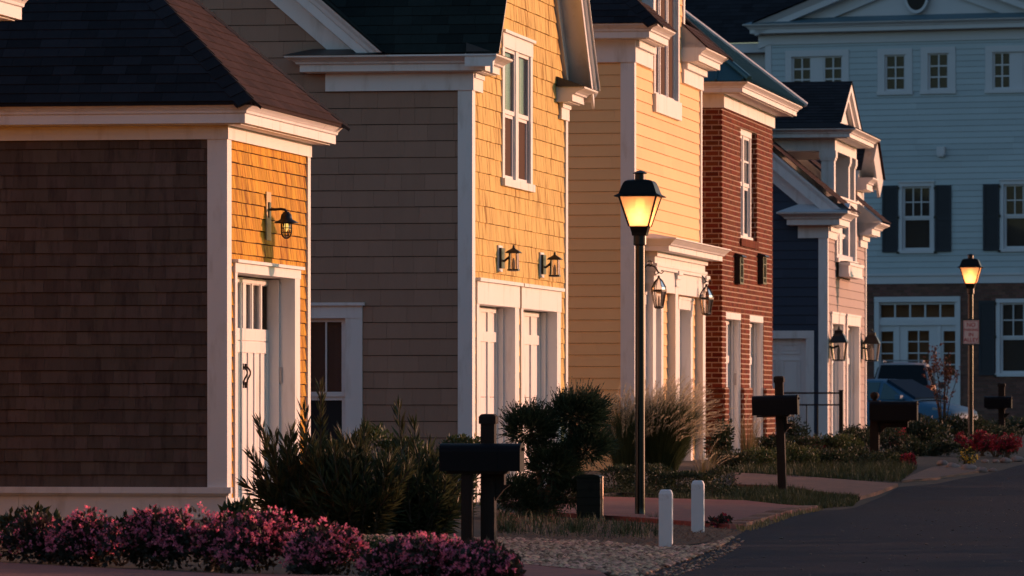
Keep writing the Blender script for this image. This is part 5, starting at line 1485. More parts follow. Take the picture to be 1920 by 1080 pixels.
def sedan(loc, rz):
    t = thing('parked_car', 'light blue sedan parked half behind the cream corner', 'car', loc, rz, 'cars parked at the end of the alley')
    pt = car_paint('light_blue_paint', (.05,.13,.22))
    b = MB()
    st = [(-2.28,.60,.78),(-2.2,.74,.90),(-1.9,.83,.98),(-1.2,.88,.98),(0,.89,.95),(.9,.89,.93),(1.5,.87,.86),(1.95,.80,.77),(2.18,.68,.68),(2.27,.52,.60)]
    ring_loft(b, [body_ring(*s_) for s_ in st]); b.build('body', pt, t, smooth=True)
    b = MB()
    def gr(x, hw, z): return [(x,-hw,z),(x,-hw*.5,z+.035),(x,0,z+.045),(x,hw*.5,z+.035),(x,hw,z)]
    B_ = [(-1.95,.70,.97),(-1.05,.60,1.38),(-.4,.60,1.44),(.2,.60,1.43),(1.25,.74,.92)]
    vs = []; top = [gr(*s_) for s_ in B_]
    for r in top: vs += r
    low = [(-1.95,-.74,.93),(-1.05,-.80,.95),(-.4,-.82,.95),(.2,-.82,.94),(1.25,-.78,.90)]
    n0 = len(vs); vs += low + [(p[0],-p[1],p[2]) for p in low]
    fs = []
    for i in range(4):
        for k in range(4): fs.append((i*5+k, (i+1)*5+k, (i+1)*5+k+1, i*5+k+1))
        fs.append((n0+i, n0+i+1, (i+1)*5, i*5)); fs.append((i*5+4, (i+1)*5+4, n0+5+i+1, n0+5+i))
    b.add(vs, fs, .5); b.build('cabin', pt, t, smooth=False)
    b = MB()
    quad_panel(b, inset([(1.25,-.72,.95),(1.25,.72,.95),(.24,.60,1.45),(.24,-.60,1.45)], .90), .05); b.build('windscreen', mat('sky_tint_windscreen', (.016,.034,.060), .3, spec=.0), t)  # blue base colour painted in for the sky's reflection
    b = MB(); quad_panel(b, inset([(-1.95,.68,1.0),(-1.95,-.68,1.0),(-1.07,-.58,1.41),(-1.07,.58,1.41)], .90), .05); b.build('rear_window', M['carglass'], t)
    for s_ in (-1, 1):
        b = MB()
        for q in ([(-.42,.82,.96),(-1.03,.80,.96),(-1.03,.61,1.37),(-.42,.61,1.42)], [(.18,.82,.96),(-.36,.82,.96),(-.36,.61,1.42),(.18,.61,1.41)], [(1.05,.80,.94),(.24,.82,.95),(.24,.615,1.40),(.34,.63,1.36)]):
            q = [(p[0], p[1]*s_, p[2]) for p in q]
            if s_ < 0: q = q[::-1]
            quad_panel(b, inset(q, .90), .01)
        b.build('side_window', mat('teal_side_glass', (.02,.06,.065), .1, spec=.8) if 'teal_side_glass' not in bpy.data.materials else bpy.data.materials['teal_side_glass'], t)
        b = MB(); b.box(.86,1.02,s_*.90,s_*1.06,.96,1.08); b.build('wing_mirror', pt, t, bevel=.02)
        b = MB(); b.prism([(2.02,s_*.50,.58),(2.20,s_*.50,.56),(2.02,s_*.74,.60),(1.80,s_*.80,.66)], (0,0,.12)); b.build('headlight', M['head'], t)
        b = MB(); b.box(-2.27,-2.0,s_*.55,s_*.80,.74,.88); b.build('tail_light', M['taillight'], t)
        for x in (-1.35, 1.38): wheel(t, x, s_*.80)
    b = MB(); b.box(2.16,2.30,-.62,.62,.28,.44); b.box(-2.31,-2.18,-.68,.68,.30,.52); b.build('bumper', pt, t, bevel=.03)
    return t
def suv(loc, rz):
    t = thing('parked_car', 'pale silver sport utility car seen from behind before the entrance', 'car', loc, rz, 'cars parked at the end of the alley')
    pt = car_paint('pale_silver_paint', (.30,.30,.34))
    b = MB()
    st = [(-2.30,.76,.98,.36),(-2.24,.86,1.05,.34),(-1.6,.90,1.06,.32),(0,.91,1.05,.32),(1.0,.91,1.05,.32),(1.9,.86,.98,.32),(2.25,.70,.85,.36)]
    ring_loft(b, [body_ring(x, w, z, z0) for x, w, z, z0 in st]); b.build('body', pt, t, smooth=True)
    b = MB()
    B_ = [(-2.24,.80,1.08,.86),(-1.98,.66,1.70,.86),(-1.0,.68,1.76,.9),(.2,.67,1.74,.9),(1.0,.78,1.06,.88)]
    vs = []
    for x, hw, z, lw in B_: vs += [(x,-hw,z),(x,-hw*.5,z+.03),(x,0,z+.04),(x,hw*.5,z+.03),(x,hw,z)]
    n0 = len(vs)
    low = [(x,-lw,1.03) for x, hw, z, lw in B_]; vs += low+[(p[0],-p[1],p[2]) for p in low]; fs = []
    for i in range(4):
        for k in range(4): fs.append((i*5+k, (i+1)*5+k, (i+1)*5+k+1, i*5+k+1))
        fs.append((n0+i, n0+i+1, (i+1)*5, i*5)); fs.append((i*5+4, (i+1)*5+4, n0+5+i+1, n0+5+i))
    b.add(vs, fs, .5); b.build('cabin', pt, t)
    b = MB(); quad_panel(b, inset([(-2.23,.80,1.09),(-2.23,-.80,1.09),(-1.97,-.66,1.72),(-1.97,.66,1.72)], .92), .055); b.build('rear_window', M['carglass'], t)
    b = MB(); quad_panel(b, inset([(1.0,-.76,1.08),(1.0,.76,1.08),(.22,.66,1.75),(.22,-.66,1.75)], .9), .05); b.build('windscreen', M['carglass'], t)
    b = MB(); b.tube([(-2.30,.02,1.12),(-2.24,-.22,1.20),(-2.19,-.36,1.30)], .012, 6); b.build('wiper', M['black_plastic'], t)
    for s_ in (-1, 1):
        b = MB()
        for q in ([(-1.1,.90,1.1),(-2.0,.87,1.1),(-1.9,.69,1.66),(-1.1,.70,1.70)], [(-.1,.905,1.1),(-1.02,.90,1.1),(-1.02,.70,1.70),(-.1,.69,1.70)], [(.85,.88,1.09),(-.02,.905,1.1),(-.02,.69,1.70),(.25,.70,1.65)]):
            q = [(p[0], p[1]*s_, p[2]) for p in q]
            if s_ < 0: q = q[::-1]
            quad_panel(b, inset(q, .90), .012)
        b.build('side_window', M['carglass'], t)
        b = MB(); b.prism([(-2.335,s_*.68,.86),(-2.335,s_*.82,.86),(-2.18,s_*.925,.86),(-2.14,s_*.925,.86),(-2.14,s_*.68,.86)], (0,0,.28)); b.build('tail_light', M['taillight'], t)
        b = MB(); b.tube([(-1.9,s_*.56,1.76),(-1.85,s_*.56,1.83),(.1,s_*.56,1.83),(.16,s_*.56,1.75)], .022, 6); b.build('roof_rail', M['head'], t)
        b = MB(); b.box(.75,.92,s_*.93,s_*1.12,1.06,1.24); b.build('wing_mirror', M['black_plastic'], t, bevel=.02)
        for x in (-1.42, 1.42): wheel(t, x, s_*.80, .36, .23)
    b = MB(); b.box(-1.55,-1.47,-.56,.56,1.83,1.86); b.box(-.35,-.27,-.56,.56,1.83,1.86); b.build('roof_bar', M['head'], t)
    b = MB(); b.box(-2.42,-2.2,-.84,.84,.42,.64); b.build('bumper', M['black_plastic'], t, bevel=.03)
    b = MB(); b.box(-2.36,-2.30,-.26,.26,.78,.91); b.build('number_plate', M['sign'], t)
    return t
suv(AT(1697, 163.0), math.radians(84))
ps = AT(1668, 141.0); ps.z -= .22
sedan(ps, math.radians(-38))
# ================================================================== plants
def leafmat(name, col, rnd=.45, rough=.55, transl=.28, hue=.02, spec=.35):
    return mat(name, col, rough, rnd=rnd, transl=transl, hue=hue, spec=spec)
M['leaf_ole'] = leafmat('oleander_leaf', (.058,.066,.028)); M['leaf_dark'] = leafmat('dark_shrub_leaf', (.028,.042,.020)); M['leaf_jun'] = leafmat('juniper_needle', (.030,.058,.030), transl=.15)
M['leaf_bronze'] = leafmat('bronze_flower_leaf', (.045,.032,.022)); M['leaf_green'] = leafmat('mid_green_leaf', (.055,.075,.025)); M['straw'] = leafmat('dry_grass_blade', (.20,.16,.075), transl=.35); M['blade'] = leafmat('green_grass_blade', (.038,.052,.021), transl=.3)
M['fount'] = leafmat('fountain_grass_blade', (.062,.080,.034), transl=.35)
M['plume'] = leafmat('seed_plume', (.52,.43,.30), transl=.55); M['pink'] = leafmat('pink_petal', (.95,.24,.34), rnd=.35, transl=.5, hue=.015); M['red'] = leafmat('red_petal', (.30,.020,.038), rnd=.4, transl=.25, hue=.015); M['yellow_f'] = leafmat('yellow_petal', (.60,.42,.05), transl=.3)
M['stem'] = mat('brown_stem', (.08,.055,.035), .8, noise=.2, nscale=20); M['twig'] = leafmat('reddish_twig_leaf', (.14,.055,.040), transl=.2)
def rv(rr): 
    while True:
        v = Vector((rr.uniform(-1,1), rr.uniform(-1,1), rr.uniform(-1,1)))
        if .01 < v.length < 1: return v.normalized()
def leaf(b, p, d, L, w, rr, r=None, droop=0.0):
    d = d.normalized(); s = d.cross(rv(rr))
    if s.length < .05: return
    s.normalize(); n = s.cross(d)
    m = p+d*L*.45+n*w*.15; tip = p+d*L-Vector((0,0,droop*L))
    b.add([p, m+s*w*.5, tip, m-s*w*.5], [(0,1,2),(0,2,3)], rr.random() if r is None else r)
def bush(name, label, cat, base, rx, ry, h, mt, n=1500, L=.06, w=.03, seed=1, group=None, lumps=9, flowers=None, stems=True, up=.35, gap=.0):
    """foliage set in uneven lumps round a framework of stems"""
    rr = random.Random(seed)
    t = thing(name, label, cat, base, 0, group)
    LP = []
    for i in range(lumps):
        a = rr.uniform(0, 2*math.pi); q = math.sqrt(rr.random())*.72
        z = rr.uniform(.30, .78)
        LP.append((Vector((rx*q*math.cos(a), ry*q*math.sin(a), h*z*(1-.25*q))), rr.uniform(.30,.48)))
    LP.append((Vector((0,0,h*.45)), .55))
    b = MB()
    for i in range(n):
        c, s = rr.choice(LP)
        v = rv(rr); k = rr.random()**.45
        p = c+Vector((v.x*rx*s*k, v.y*ry*s*k, v.z*h*s*k*.9))
        if p.z < .01: p.z = rr.uniform(.01, .05)
        d = v*.7+rv(rr)*.7+Vector((0,0,up))
        leaf(b, p, d, L*rr.uniform(.6,1.25), w*rr.uniform(.7,1.2), rr)
    b.build('foliage', mt, t)
    if stems:
        b = MB()
        for c, s in LP:
            b.tube([(rr.uniform(-.15,.15)*rx, rr.uniform(-.15,.15)*ry, -.03), tuple(c*.5+Vector((0,0,h*.05))), tuple(c)], [.012,.008,.004], 5)
        b.build('stem', M['stem'], t)
    if flowers:
        fm, nf, fs = flowers; b = MB()
        for i in range(nf):
            c, s = rr.choice(LP); v = rv(rr); v.z = abs(v.z)*.9-.25; v.normalize()
            p = c+Vector((v.x*rx*s, v.y*ry*s, v.z*h*s*.95))*rr.uniform(.92,1.14)
            if p.z < .03: continue
            q = rr.random()
            for k in range(rr.randint(4,7)):
                d = v*.5+rv(rr)
                leaf(b, p+rv(rr)*fs*.5, d, fs*rr.uniform(.6,1.1), fs*rr.uniform(.6,.9), rr, (q+rr.random()*.3)%1)
        b.build('flowers', fm, t)
    return t
def oleander(base, label, spikes, seed, rx):
    rr = random.Random(seed)
    t = thing('oleander', label, 'shrub', base, 0, 'oleanders by the brown garage')
    b = MB(); st = MB()
    for (ax, ay, hh, lean) in spikes:
        root = Vector((ax*.35, ay*.4, -.03)); top = Vector((ax+lean*.25, ay, hh))
        mid = (root+top)/2+Vector((rr.uniform(-.06,.06), rr.uniform(-.06,.06), .05))
        st.tube([root, mid, top], [.012,.009,.004], 5)
        n = int(8+hh*20)
        for i in range(n):
            f = .08+.92*(i/n); p = root.lerp(mid, f*2) if f < .5 else mid.lerp(top, f*2-1)
            axis = (top-mid).normalized()
            for k in range(3):
                v = rv(rr); v -= axis*v.dot(axis)
                if v.length < .1: continue
                v.normalize(); d = v*(.85-.45*f)+axis*(.45+.65*f)
                leaf(b, p+v*.006, d, rr.uniform(.12,.19)*(1.05-.2*f), rr.uniform(.017,.026), rr, None, .14*rr.random()*(1.2-f))
    b.build('foliage', M['leaf_ole'], t); st.build('stem', M['stem'], t)
    return t
rr = random.Random(5)
def ole(px, py, spikes, n, rx, hm, seed, label):
    p = G(px, py); q = F_PX/p.y
    sp = [((x-px)/q, dy, (py-y)/q, l) for (x, y, dy, l) in spikes]
    sp += [(rr.uniform(-rx,rx), rr.uniform(-.4,.4), hm*rr.uniform(.28,1.0), rr.uniform(-.6,.6)) for _ in range(n)]
    oleander(p, label, sp, seed, rx)
ole(565, 1000, [(601,726,-.05,.02),(576,768,0,-.1),(494,788,.05,-.15),(520,815,-.1,-.1),(481,850,.1,-.2),(545,805,0,0)], 75, .44, .82, 2, 'tall oleander with upright leafy tips before the brown garage door')
ole(672, 1003, [(690,800,0,-.1),(655,822,0,.1),(640,810,.1,0)], 75, .46, .78, 3, 'middle oleander with narrow leaves in front of the side window')
ole(792, 1003, [(747,760,.05,0),(770,792,.1,.1),(800,830,.1,.1)], 75, .42, .72, 4, 'oleander with narrow arching leaves just left of the large mailbox')
# clipped hedge in front of the tan house
def hedge(name, label, P0, P1, wid, h, mt, n, L, w, seed, kind=None, cat='hedge'):
    rr = random.Random(seed); P0, P1 = Vector(P0), Vector(P1); ln = (P1-P0).length; d = (P1-P0)/ln; nrm = Vector((-d.y, d.x, 0)).normalized()
    t = thing(name, label, cat, P0, 0)
    b = MB()
    for i in range(n):
        u = rr.random()*ln; f = rr.random(); a = rr.random()
        hh = h*(.88+.12*math.sin(u*5.1+seed)+.08*math.sin(u*13.7))
        if f < .45: p = d*u+nrm*rr.uniform(-.5,.5)*wid+Vector((0,0,hh*rr.uniform(.85,1.03))); o = Vector((0,0,1))
        elif f < .9: s = rr.choice((-1,1)); p = d*u+nrm*s*wid*rr.uniform(.38,.54)+Vector((0,0,hh*rr.uniform(.02,1))); o = nrm*s
        else: p = d*u+nrm*rr.uniform(-.45,.45)*wid+Vector((0,0,hh*rr.random())); o = rv(rr)
        leaf(b, p, o*.6+rv(rr)*.8+Vector((0,0,.3)), L*rr.uniform(.6,1.3), w*rr.uniform(.7,1.2), rr)
    b.build('foliage', mt, t)
    b = MB(); u = .1
    while u < ln:
        b.tube([d*u+Vector((0,0,-.03)), d*(u+rr.uniform(-.1,.1))+nrm*rr.uniform(-.2,.2)*wid+Vector((0,0,h*.8))], [.014,.006], 5); u += .25
    b.build('stem', M['stem'], t)
    return t
ph0 = AT(600, 60.5); ph1 = AT(905, 60.0)
hedge('clipped_hedge', 'leafy hedge between the oleanders and the tan house wall', ph0, ph1, .6, ZPX(812, 60.3)-ph0.z, M['leaf_green'], 5200, .055, .03, 11)
# low hedge round the ornamental grass
hedge('low_hedge', 'low dark hedge at the foot of the ornamental grass', AT(1140, 69.5), AT(1372, 69.0), .7, .36, M['leaf_dark'], 5200, .045, .022, 12)
# flowering row
fl = 'pink flowering plants along the front bed'
desc = ['leftmost pink flower clump at the frame edge', 'pink flower clump second from the left end of the bed', 'pink flower clump below the base board of the brown garage', 'pink flower clump under the corner of the brown garage', 'tall pink flower clump in front of the brown garage door', 'pink flower clump below the taller oleander', 'low pink flower clump below the broad oleander', 'bright pink flower clump just left of the mailbox posts', 'bright pink flower clump at the foot of the mailbox posts', 'last small pink flower clump right of the mailbox posts']
for i, (px, top, Y, rx, nf) in enumerate([(50,975,39.6,.24,70), (165,965,39.3,.23,130), (270,962,39.0,.22,150), (370,962,38.8,.23,170), (490,975,38.5,.25,190), (595,985,38.2,.27,200), (745,1018,37.4,.20,120), (830,1015,37.2,.22,230), (905,1022,37.1,.17,210), (948,1038,37.0,.09,80)]):
    p = AT(px, Y); h = ZPX(top, Y)-p.z
    bush('flower_clump', desc[i], 'flowers', p, rx*1.32, .34, h*1.12, M['leaf_bronze'], 2000, .05, .03, 40+i, fl, 12, (M['pink'], int(nf*3.3), .0225), False, .4)
# dark leafy plants round the garage
for i, (px, Y, rx, top, mt, lab, L) in enumerate([(435,44.5,.20,945,'leaf_dark','dark broad leaved plant by the garage corner',.09), (55,43.0,.28,955,'leaf_dark','dark leafy plant at the left edge under the base board',.08), (700,40.5,.13,1005,'leaf_green','small round green mound between flower clumps',.03), (812,41.0,.13,1003,'leaf_green','small round green mound left of the mailbox',.03), (250,43.6,.22,975,'leaf_dark','low dark plant behind the pink flowers under the shingle wall',.06)]):
    p = AT(px, Y); bush('garden_shrub', lab, 'shrub', p, rx, rx, ZPX(top, Y)-p.z, M[mt], 900, L, L*.55, 70+i, None, 7)
# pompom juniper
pj = G(1010, 972); sj = F_PX/pj.y
t = thing('pompom_juniper', 'cloud pruned juniper with shaggy round pompoms beside the mailbox', 'shrub', pj)
rr = random.Random(9); b = MB(); tr = MB()
def jp(px, py): return Vector(((px-1010)/sj, rr.uniform(-.12,.12), (972-py)/sj))
PP = [(1085,776,54,36), (996,803,52,34), (1104,838,42,26), (1036,872,50,32), (974,928,44,28), (1068,922,36,22), (1010,952,30,16)]
for (px, py, rx_, rz_) in PP:
    c = jp(px, py); rx_, rz_ = rx_/sj, rz_/sj
    tr.tube([(.02,0,-.05), (c.x*.3+.03, c.y*.3, c.z*.4), tuple(c)], [.035,.025,.012], 7)
    for i in range(int(950*(rx_*sj/50)**2)):
        v = rv(rr); k = rr.random()**.33
        p = c+Vector((v.x*rx_*k*.80, v.y*rx_*k*.80, v.z*rz_*k*.80))
        d = (v*.75+rv(rr)*.35+Vector((.22,0,.38))).normalized(); L = rr.uniform(.08,.19)
        bend = Vector((rr.uniform(-.2,.3), rr.uniform(-.2,.2), rr.uniform(-.1,.35)))
        q = rr.random()
        for k2 in range(15):
            f = k2/15; pp = p+d*L*f+bend*L*f*f
            leaf(b, pp, (d+bend*f)*1.3+rv(rr)*.6*(1-.5*f), rr.uniform(.024,.046)*(1.15-.5*f), .0095, rr, q)
b.build('foliage', M['leaf_jun'], t); tr.build('trunk', M['stem'], t)
# ornamental grasses
def grass_clump(base, label, n, hmin, hmax, spread, seed, mt, plumes=0, wind=.25, w=.007, name='ornamental_grass'):
    rr = random.Random(seed); t = thing(name, label, 'ornamental grass', base)
    b = MB(); pb = MB()
    for i in range(n):
        a = rr.uniform(0, 2*math.pi); q = math.sqrt(rr.random())
        p0 = Vector((math.cos(a)*q*spread*.28, math.sin(a)*q*spread*.28, -.02))
        h = rr.uniform(hmin, hmax); out = Vector((math.cos(a), math.sin(a), 0))*q*spread*rr.uniform(.35,1.0)+Vector((wind*rr.uniform(.2,1.0)*h, 0, 0))
        pts = []
        for k in range(6):
            f = k/5; pts.append(p0+out*(f**2)+Vector((0,0,h*(f-.20*q*f**3))))
        s = Vector((rr.uniform(-1,1), rr.uniform(-1,1), 0)).normalized(); vs = []
        for k, p in enumerate(pts):
            ww = w*(1-k/5.3); vs += [p-s*ww/2, p+s*ww/2]
        r = rr.random()
        b.add(vs, [(2*k, 2*k+1, 2*k+3, 2*k+2) for k in range(5)], r)
        if i < plumes:
            tip, d = pts[-1], (pts[-1]-pts[-2]).normalized()
            for k in range(34):
                f = k/34
                leaf(pb, tip-d*.06+d*.26*f+Vector((.05*f*f,0,-.07*f*f)), d+rv(rr)*.42, .045, .0045, rr)
    b.build('blades', mt, t)
    if plumes: pb.build('plumes', M['plume'], t)
    return t
pg = AT(1240, 72.8)
grass_clump(pg, 'big ornamental grass with pale feathery plumes behind the lamp post', 9500, .78, 1.42, .56, 21, M['fount'], 460, .14, .0075)
grass_clump(AT(1174, 72.6), 'smaller ornamental grass at the left of the big plumed clump', 3600, .66, 1.28, .38, 22, M['fount'], 150, -.03, .0075)
grass_clump(AT(1402, 85.5), 'thin straw coloured grass before the brick house doors', 160, .5, .95, .35, 23, M['straw'], 14, .1, .007)
grass_clump(AT(1322, 74.0), 'small pale grass tuft at the foot of the last pilaster', 140, .35, .65, .3, 24, M['straw'], 10, .2, .007)
# shrubs further along the alley
far = [('garden_shrub', 'dark holly like shrub against the brick end wall', 1352, 84.0, .26, 778, 'leaf_dark', 900, .07, None),
       ('garden_shrub', 'dark shrub in front of the white side door', 1492, 98.0, .30, 770, 'leaf_dark', 900, .06, None),
       ('garden_shrub', 'leafy shrub at the corner of the cream house', 1612, 99.0, .26, 795, 'leaf_dark', 800, .07, None),
       ('garden_shrub', 'large rounded shrub right of the ball topped mailbox', 1728, 97.0, .62, 778, 'leaf_dark', 3000, .07, None),
       ('garden_shrub', 'dark shrub below the twiggy crepe myrtle', 1795, 112.0, .55, 770, 'leaf_dark', 1200, .08, None),
       ('garden_shrub', 'dark shrub under the far lamp post', 1835, 114.0, .5, 790, 'leaf_dark', 1000, .08, None),
       ('garden_shrub', 'dark shrub at the right edge before the brick wall', 1905, 122.0, .8, 782, 'leaf_dark', 1400, .09, None),
       ('groundcover_mound', 'low dark mound between the brick house and its grass', 1380, 79.5, 0.42, 842, 'leaf_dark', 2300, .05, None),
       ('groundcover_mound', 'low green mound behind the leaning mailbox', 1425, 80.5, 0.46, 836, 'leaf_green', 2300, .05, None),
       ('groundcover_mound', 'low green mound right of the leaning mailbox', 1492, 81.5, 0.5, 834, 'leaf_green', 2300, .05, None),
       ('groundcover_mound', 'low dark mound midway along the planted bank', 1556, 82.0, 0.5, 838, 'leaf_dark', 2300, .05, None),
       ('groundcover_mound', 'low dark mound in front of the ball topped mailbox', 1622, 83.0, 0.5, 840, 'leaf_dark', 2300, .05, None),
       ('groundcover_mound', 'last low mound of the planted bank by the road', 1672, 84.0, 0.42, 850, 'leaf_green', 2300, .05, None),
       ('groundcover_mound', 'back row dark mound beside the brick piers', 1450, 88.0, 0.5, 812, 'leaf_dark', 2300, .05, None),
       ('groundcover_mound', 'back row mound left of the red flowers', 1490, 90.0, 0.42, 815, 'leaf_dark', 2300, .05, None),
       ('groundcover_mound', 'back row mound right of the red flowers', 1566, 92.0, 0.5, 812, 'leaf_green', 2300, .05, None),
       ('groundcover_mound', 'back row mound left of the ball topped mailbox', 1605, 93.0, 0.5, 802, 'leaf_dark', 2300, .05, None),
       ('groundcover_mound', 'tall dark mound just right of the ball topped mailbox', 1672, 93.5, 0.55, 798, 'leaf_dark', 2300, .05, None),
       ('groundcover_mound', 'dark mound behind the red bush at the road edge', 1712, 91.0, 0.42, 830, 'leaf_dark', 2300, .05, None),
       ('groundcover_mound', 'dark mound at the end of the planted bank before the rocks', 1748, 92.0, 0.48, 826, 'leaf_dark', 2300, .05, None),
       ('groundcover_mound', 'far dark mound below the blue sedan', 1690, 108.0, 0.7, 775, 'leaf_dark', 2300, .05, None),
       ('groundcover_mound', 'far dark mound under the farthest mailbox', 1870, 116.0, 0.7, 800, 'leaf_dark', 2300, .05, None),
       ('flower_bush', 'red flowers at the foot of the iron railing', 1520, 92.0, .22, 822, 'leaf_dark', 350, .05, ('red', 220)),
       ('flower_bush', 'narrow red flower bush at the road edge', 1706, 83.5, .13, 852, 'leaf_dark', 250, .05, ('red', 190)),
       ('flower_bush', 'small red flower bush left of the rocks', 1800, 97.0, .16, 812, 'leaf_dark', 250, .05, ('red', 170)),
       ('flower_bush', 'largest red flower bush behind the rocks', 1842, 93.0, .27, 812, 'leaf_dark', 400, .05, ('red', 320)),
       ('flower_bush', 'pinkish red flower bush at the end of the rock border', 1888, 91.0, .22, 818, 'leaf_dark', 350, .05, ('red', 280)),
       ('flower_bush', 'low red flower bush between the small and the largest red bush', 1820, 95.0, .22, 818, 'leaf_dark', 350, .05, ('red', 220)),
       ('flower_bush', 'low red flower bush between the largest and the pinkish red bush', 1866, 92.0, .24, 818, 'leaf_dark', 350, .05, ('red', 260)),
       ('flower_bush', 'dim red flowers in the shrubs right of the ball topped mailbox', 1688, 94.0, .20, 806, 'leaf_dark', 300, .05, ('red', 110)),
       ('flower_bush', 'few yellow flowers among the rocks', 1814, 84.0, .16, 838, 'leaf_green', 260, .045, ('yellow_f', 26)),
       ('flower_bush', 'dark red leaved plant at the foot of the farther white post', 1345, 54.0, .14, 978, 'leaf_bronze', 200, .05, ('red', 12))]
for i, (nm, lab, px, Y, rx, top, mt, n, L, flw) in enumerate(far):
    p = AT(px, Y); h = max(ZPX(top, Y)-p.z, .12)
    bush(nm, lab, 'shrub' if nm != 'flower_bush' else 'flowers', p, rx, rx, h, M[mt], n, L, L*.5, 200+i, None, 8, (M[flw[0]], flw[1], .035) if flw else None)
# twiggy crepe myrtle
pc = AT(1768, 113.0); rr = random.Random(31)
t = thing('crepe_myrtle', 'thin twiggy shrub with reddish leaves left of the far lamp', 'shrub', pc)
b = MB(); lf = MB(); hc_ = ZPX(648, 113)-pc.z
for i in range(16):
    a = rr.uniform(0, 6.28); q = rr.uniform(.1,.42); h = hc_*rr.uniform(.55,1.0)
    top = Vector((q*math.cos(a), q*math.sin(a), h)); mid = Vector((top.x*.35, top.y*.35, h*.5))
    b.tube([(0,0,-.05), mid, top], [.014,.009,.003], 5)
    for k in range(4):
        f = rr.uniform(.4,.95); s = mid.lerp(top, f); e = s+Vector((rr.uniform(-.2,.2), rr.uniform(-.2,.2), rr.uniform(.08,.25)))
        b.tube([s, e], [.005,.002], 4)
        for j in range(7): leaf(lf, s.lerp(e, rr.random())+rv(rr)*.02, rv(rr)+Vector((0,0,.3)), rr.uniform(.04,.07), .035, rr)
    for j in range(10): leaf(lf, mid.lerp(top, rr.random())+rv(rr)*.02, rv(rr)+Vector((0,0,.3)), rr.uniform(.04,.07), .035, rr)
b.build('branches', M['stem'], t); lf.build('foliage', M['twig'], t)
# unseen hedge added across the alley, outside the picture, to shade the ground
for k in range(6):
    y0, y1 = 8+k*22, 8+k*22+21.6
    hedge('shade_hedge', ['nearest','second nearest','third nearest','third farthest','second farthest','farthest'][k]+' stretch of the unseen hedge added to shade the alley', (PL(y0)+12.6, y0, zg(y0)-.15), (PL(y1)+12.6, y1, zg(y1)-.15), 1.2, 1.45, M['leaf_dark'], 15000, .11, .075, 300+k)
# ================================================================== ground
def ground_sheet(poly, dz, mb):
    """drape a plan polygon (X,Y) over the ground: cut it at every metre of depth and at the yard's edges"""
    ys = [p[1] for p in poly]; y0, y1 = math.floor(min(ys)), math.ceil(max(ys))
    c0 = -.478 - SLOPE*65.4
    for k in range(y0, y1):
        row = clip_half(clip_half(poly, (0, 1), k+1), (0, -1), -k)
        if len(row) < 3: continue
        for z0, z1 in ((-1e4, 0), (0, 4.9), (4.9, 1e4)):
            q = clip_half(row, (1, -SLOPE), c0+z1)
            if len(q) >= 3: q = clip_half(q, (-1, SLOPE), -(c0+z0))
            if len(q) >= 3:
                mb.add([(p[0], p[1], zs(p[0], p[1])+dz) for p in q], [tuple(range(len(q)))], .5)
def gp(pts): return [(G(*p).x, G(*p).y) for p in pts]
def fix(poly):
    a = sum(poly[i][0]*poly[(i+1)%len(poly)][1]-poly[(i+1)%len(poly)][0]*poly[i][1] for i in range(len(poly)))
    return poly if a > 0 else poly[::-1]
mb = MB()
rows = list(range(-60, 160, 2))+list(range(160, 900, 20))+[900]
def gv(a, w): return (PL(a)+w, a, zg(a)-.022*min(max(w,0),4.9))
for a, b in zip(rows[:-1], rows[1:]):
    for (w0, w1) in ((-1500, -60), (-60, 0), (0, 4.9), (4.9, 60), (60, 1500)):
        mb.add([gv(a,w0), gv(a,w1), gv(b,w1), gv(b,w0)], [(0,1,2,3)], .5)
structure(mb.build('ground', mat('dark_soil', (.022,.016,.012), .95, noise=.35, nscale=9, col2=(.045,.028,.018), c2lo=.5, c2hi=.65, c2scale=3, bump=.6, bscale=25)))
def rot_mat(m):      # turn a material's object coordinates to the alley's direction
    for n in m.node_tree.nodes:
        if n.type == 'MAPPING': n.inputs['Rotation'].default_value = (0, 0, TH)
    return m
# asphalt
def asphalt():
    m, nt, p = nodes_of('asphalt'); p.inputs['Roughness'].default_value = .9; p.inputs['Specular IOR Level'].default_value = .15
    a = nz(nt, 1.1, (1,.35,1), 5); b = nz(nt, 34, (1,1,1), 4, .75); c = nz(nt, 160, (1,1,1), 2)
    v = mth(nt, 'MULTIPLY', mth(nt, 'MULTIPLY_ADD', a, .9, .55), mth(nt, 'MULTIPLY_ADD', b, 1.8, .1))
    sp = nt.nodes.new('ShaderNodeMapRange'); sp.inputs[1].default_value = .62; sp.inputs[2].default_value = .70; nt.links.new(c, sp.inputs[0])
    v = mth(nt, 'ADD', v, mth(nt, 'MULTIPLY', sp.outputs[0], 2.2))
    hs = nt.nodes.new('ShaderNodeHueSaturation'); hs.inputs['Color'].default_value = (.0155,.017,.028,1); nt.links.new(v, hs.inputs['Value'])
    nt.links.new(hs.outputs[0], p.inputs['Base Color'])
    bp = nt.nodes.new('ShaderNodeBump'); bp.inputs['Strength'].default_value = .9; bp.inputs['Distance'].default_value = .02; nt.links.new(b, bp.inputs['Height']); nt.links.new(bp.outputs[0], p.inputs['Normal'])
    return m
edge = gp([(1165,1092),(1290,1050),(1380,1008),(1398,992),(1532,958),(1605,952),(1685,914),(1760,907),(1850,890),(1905,874)])
road = edge + [(PL(95)+5.2, 95), (PL(150)+5.6, 150), (PL(150)+11.8, 150), (PL(20)+11.8, 20), (PL(20)+6.0, 20), (edge[0][0]-.15, 33.5)]
mb = MB(); ground_sheet(fix(road), .004, mb); structure(mb.build('road', asphalt()))
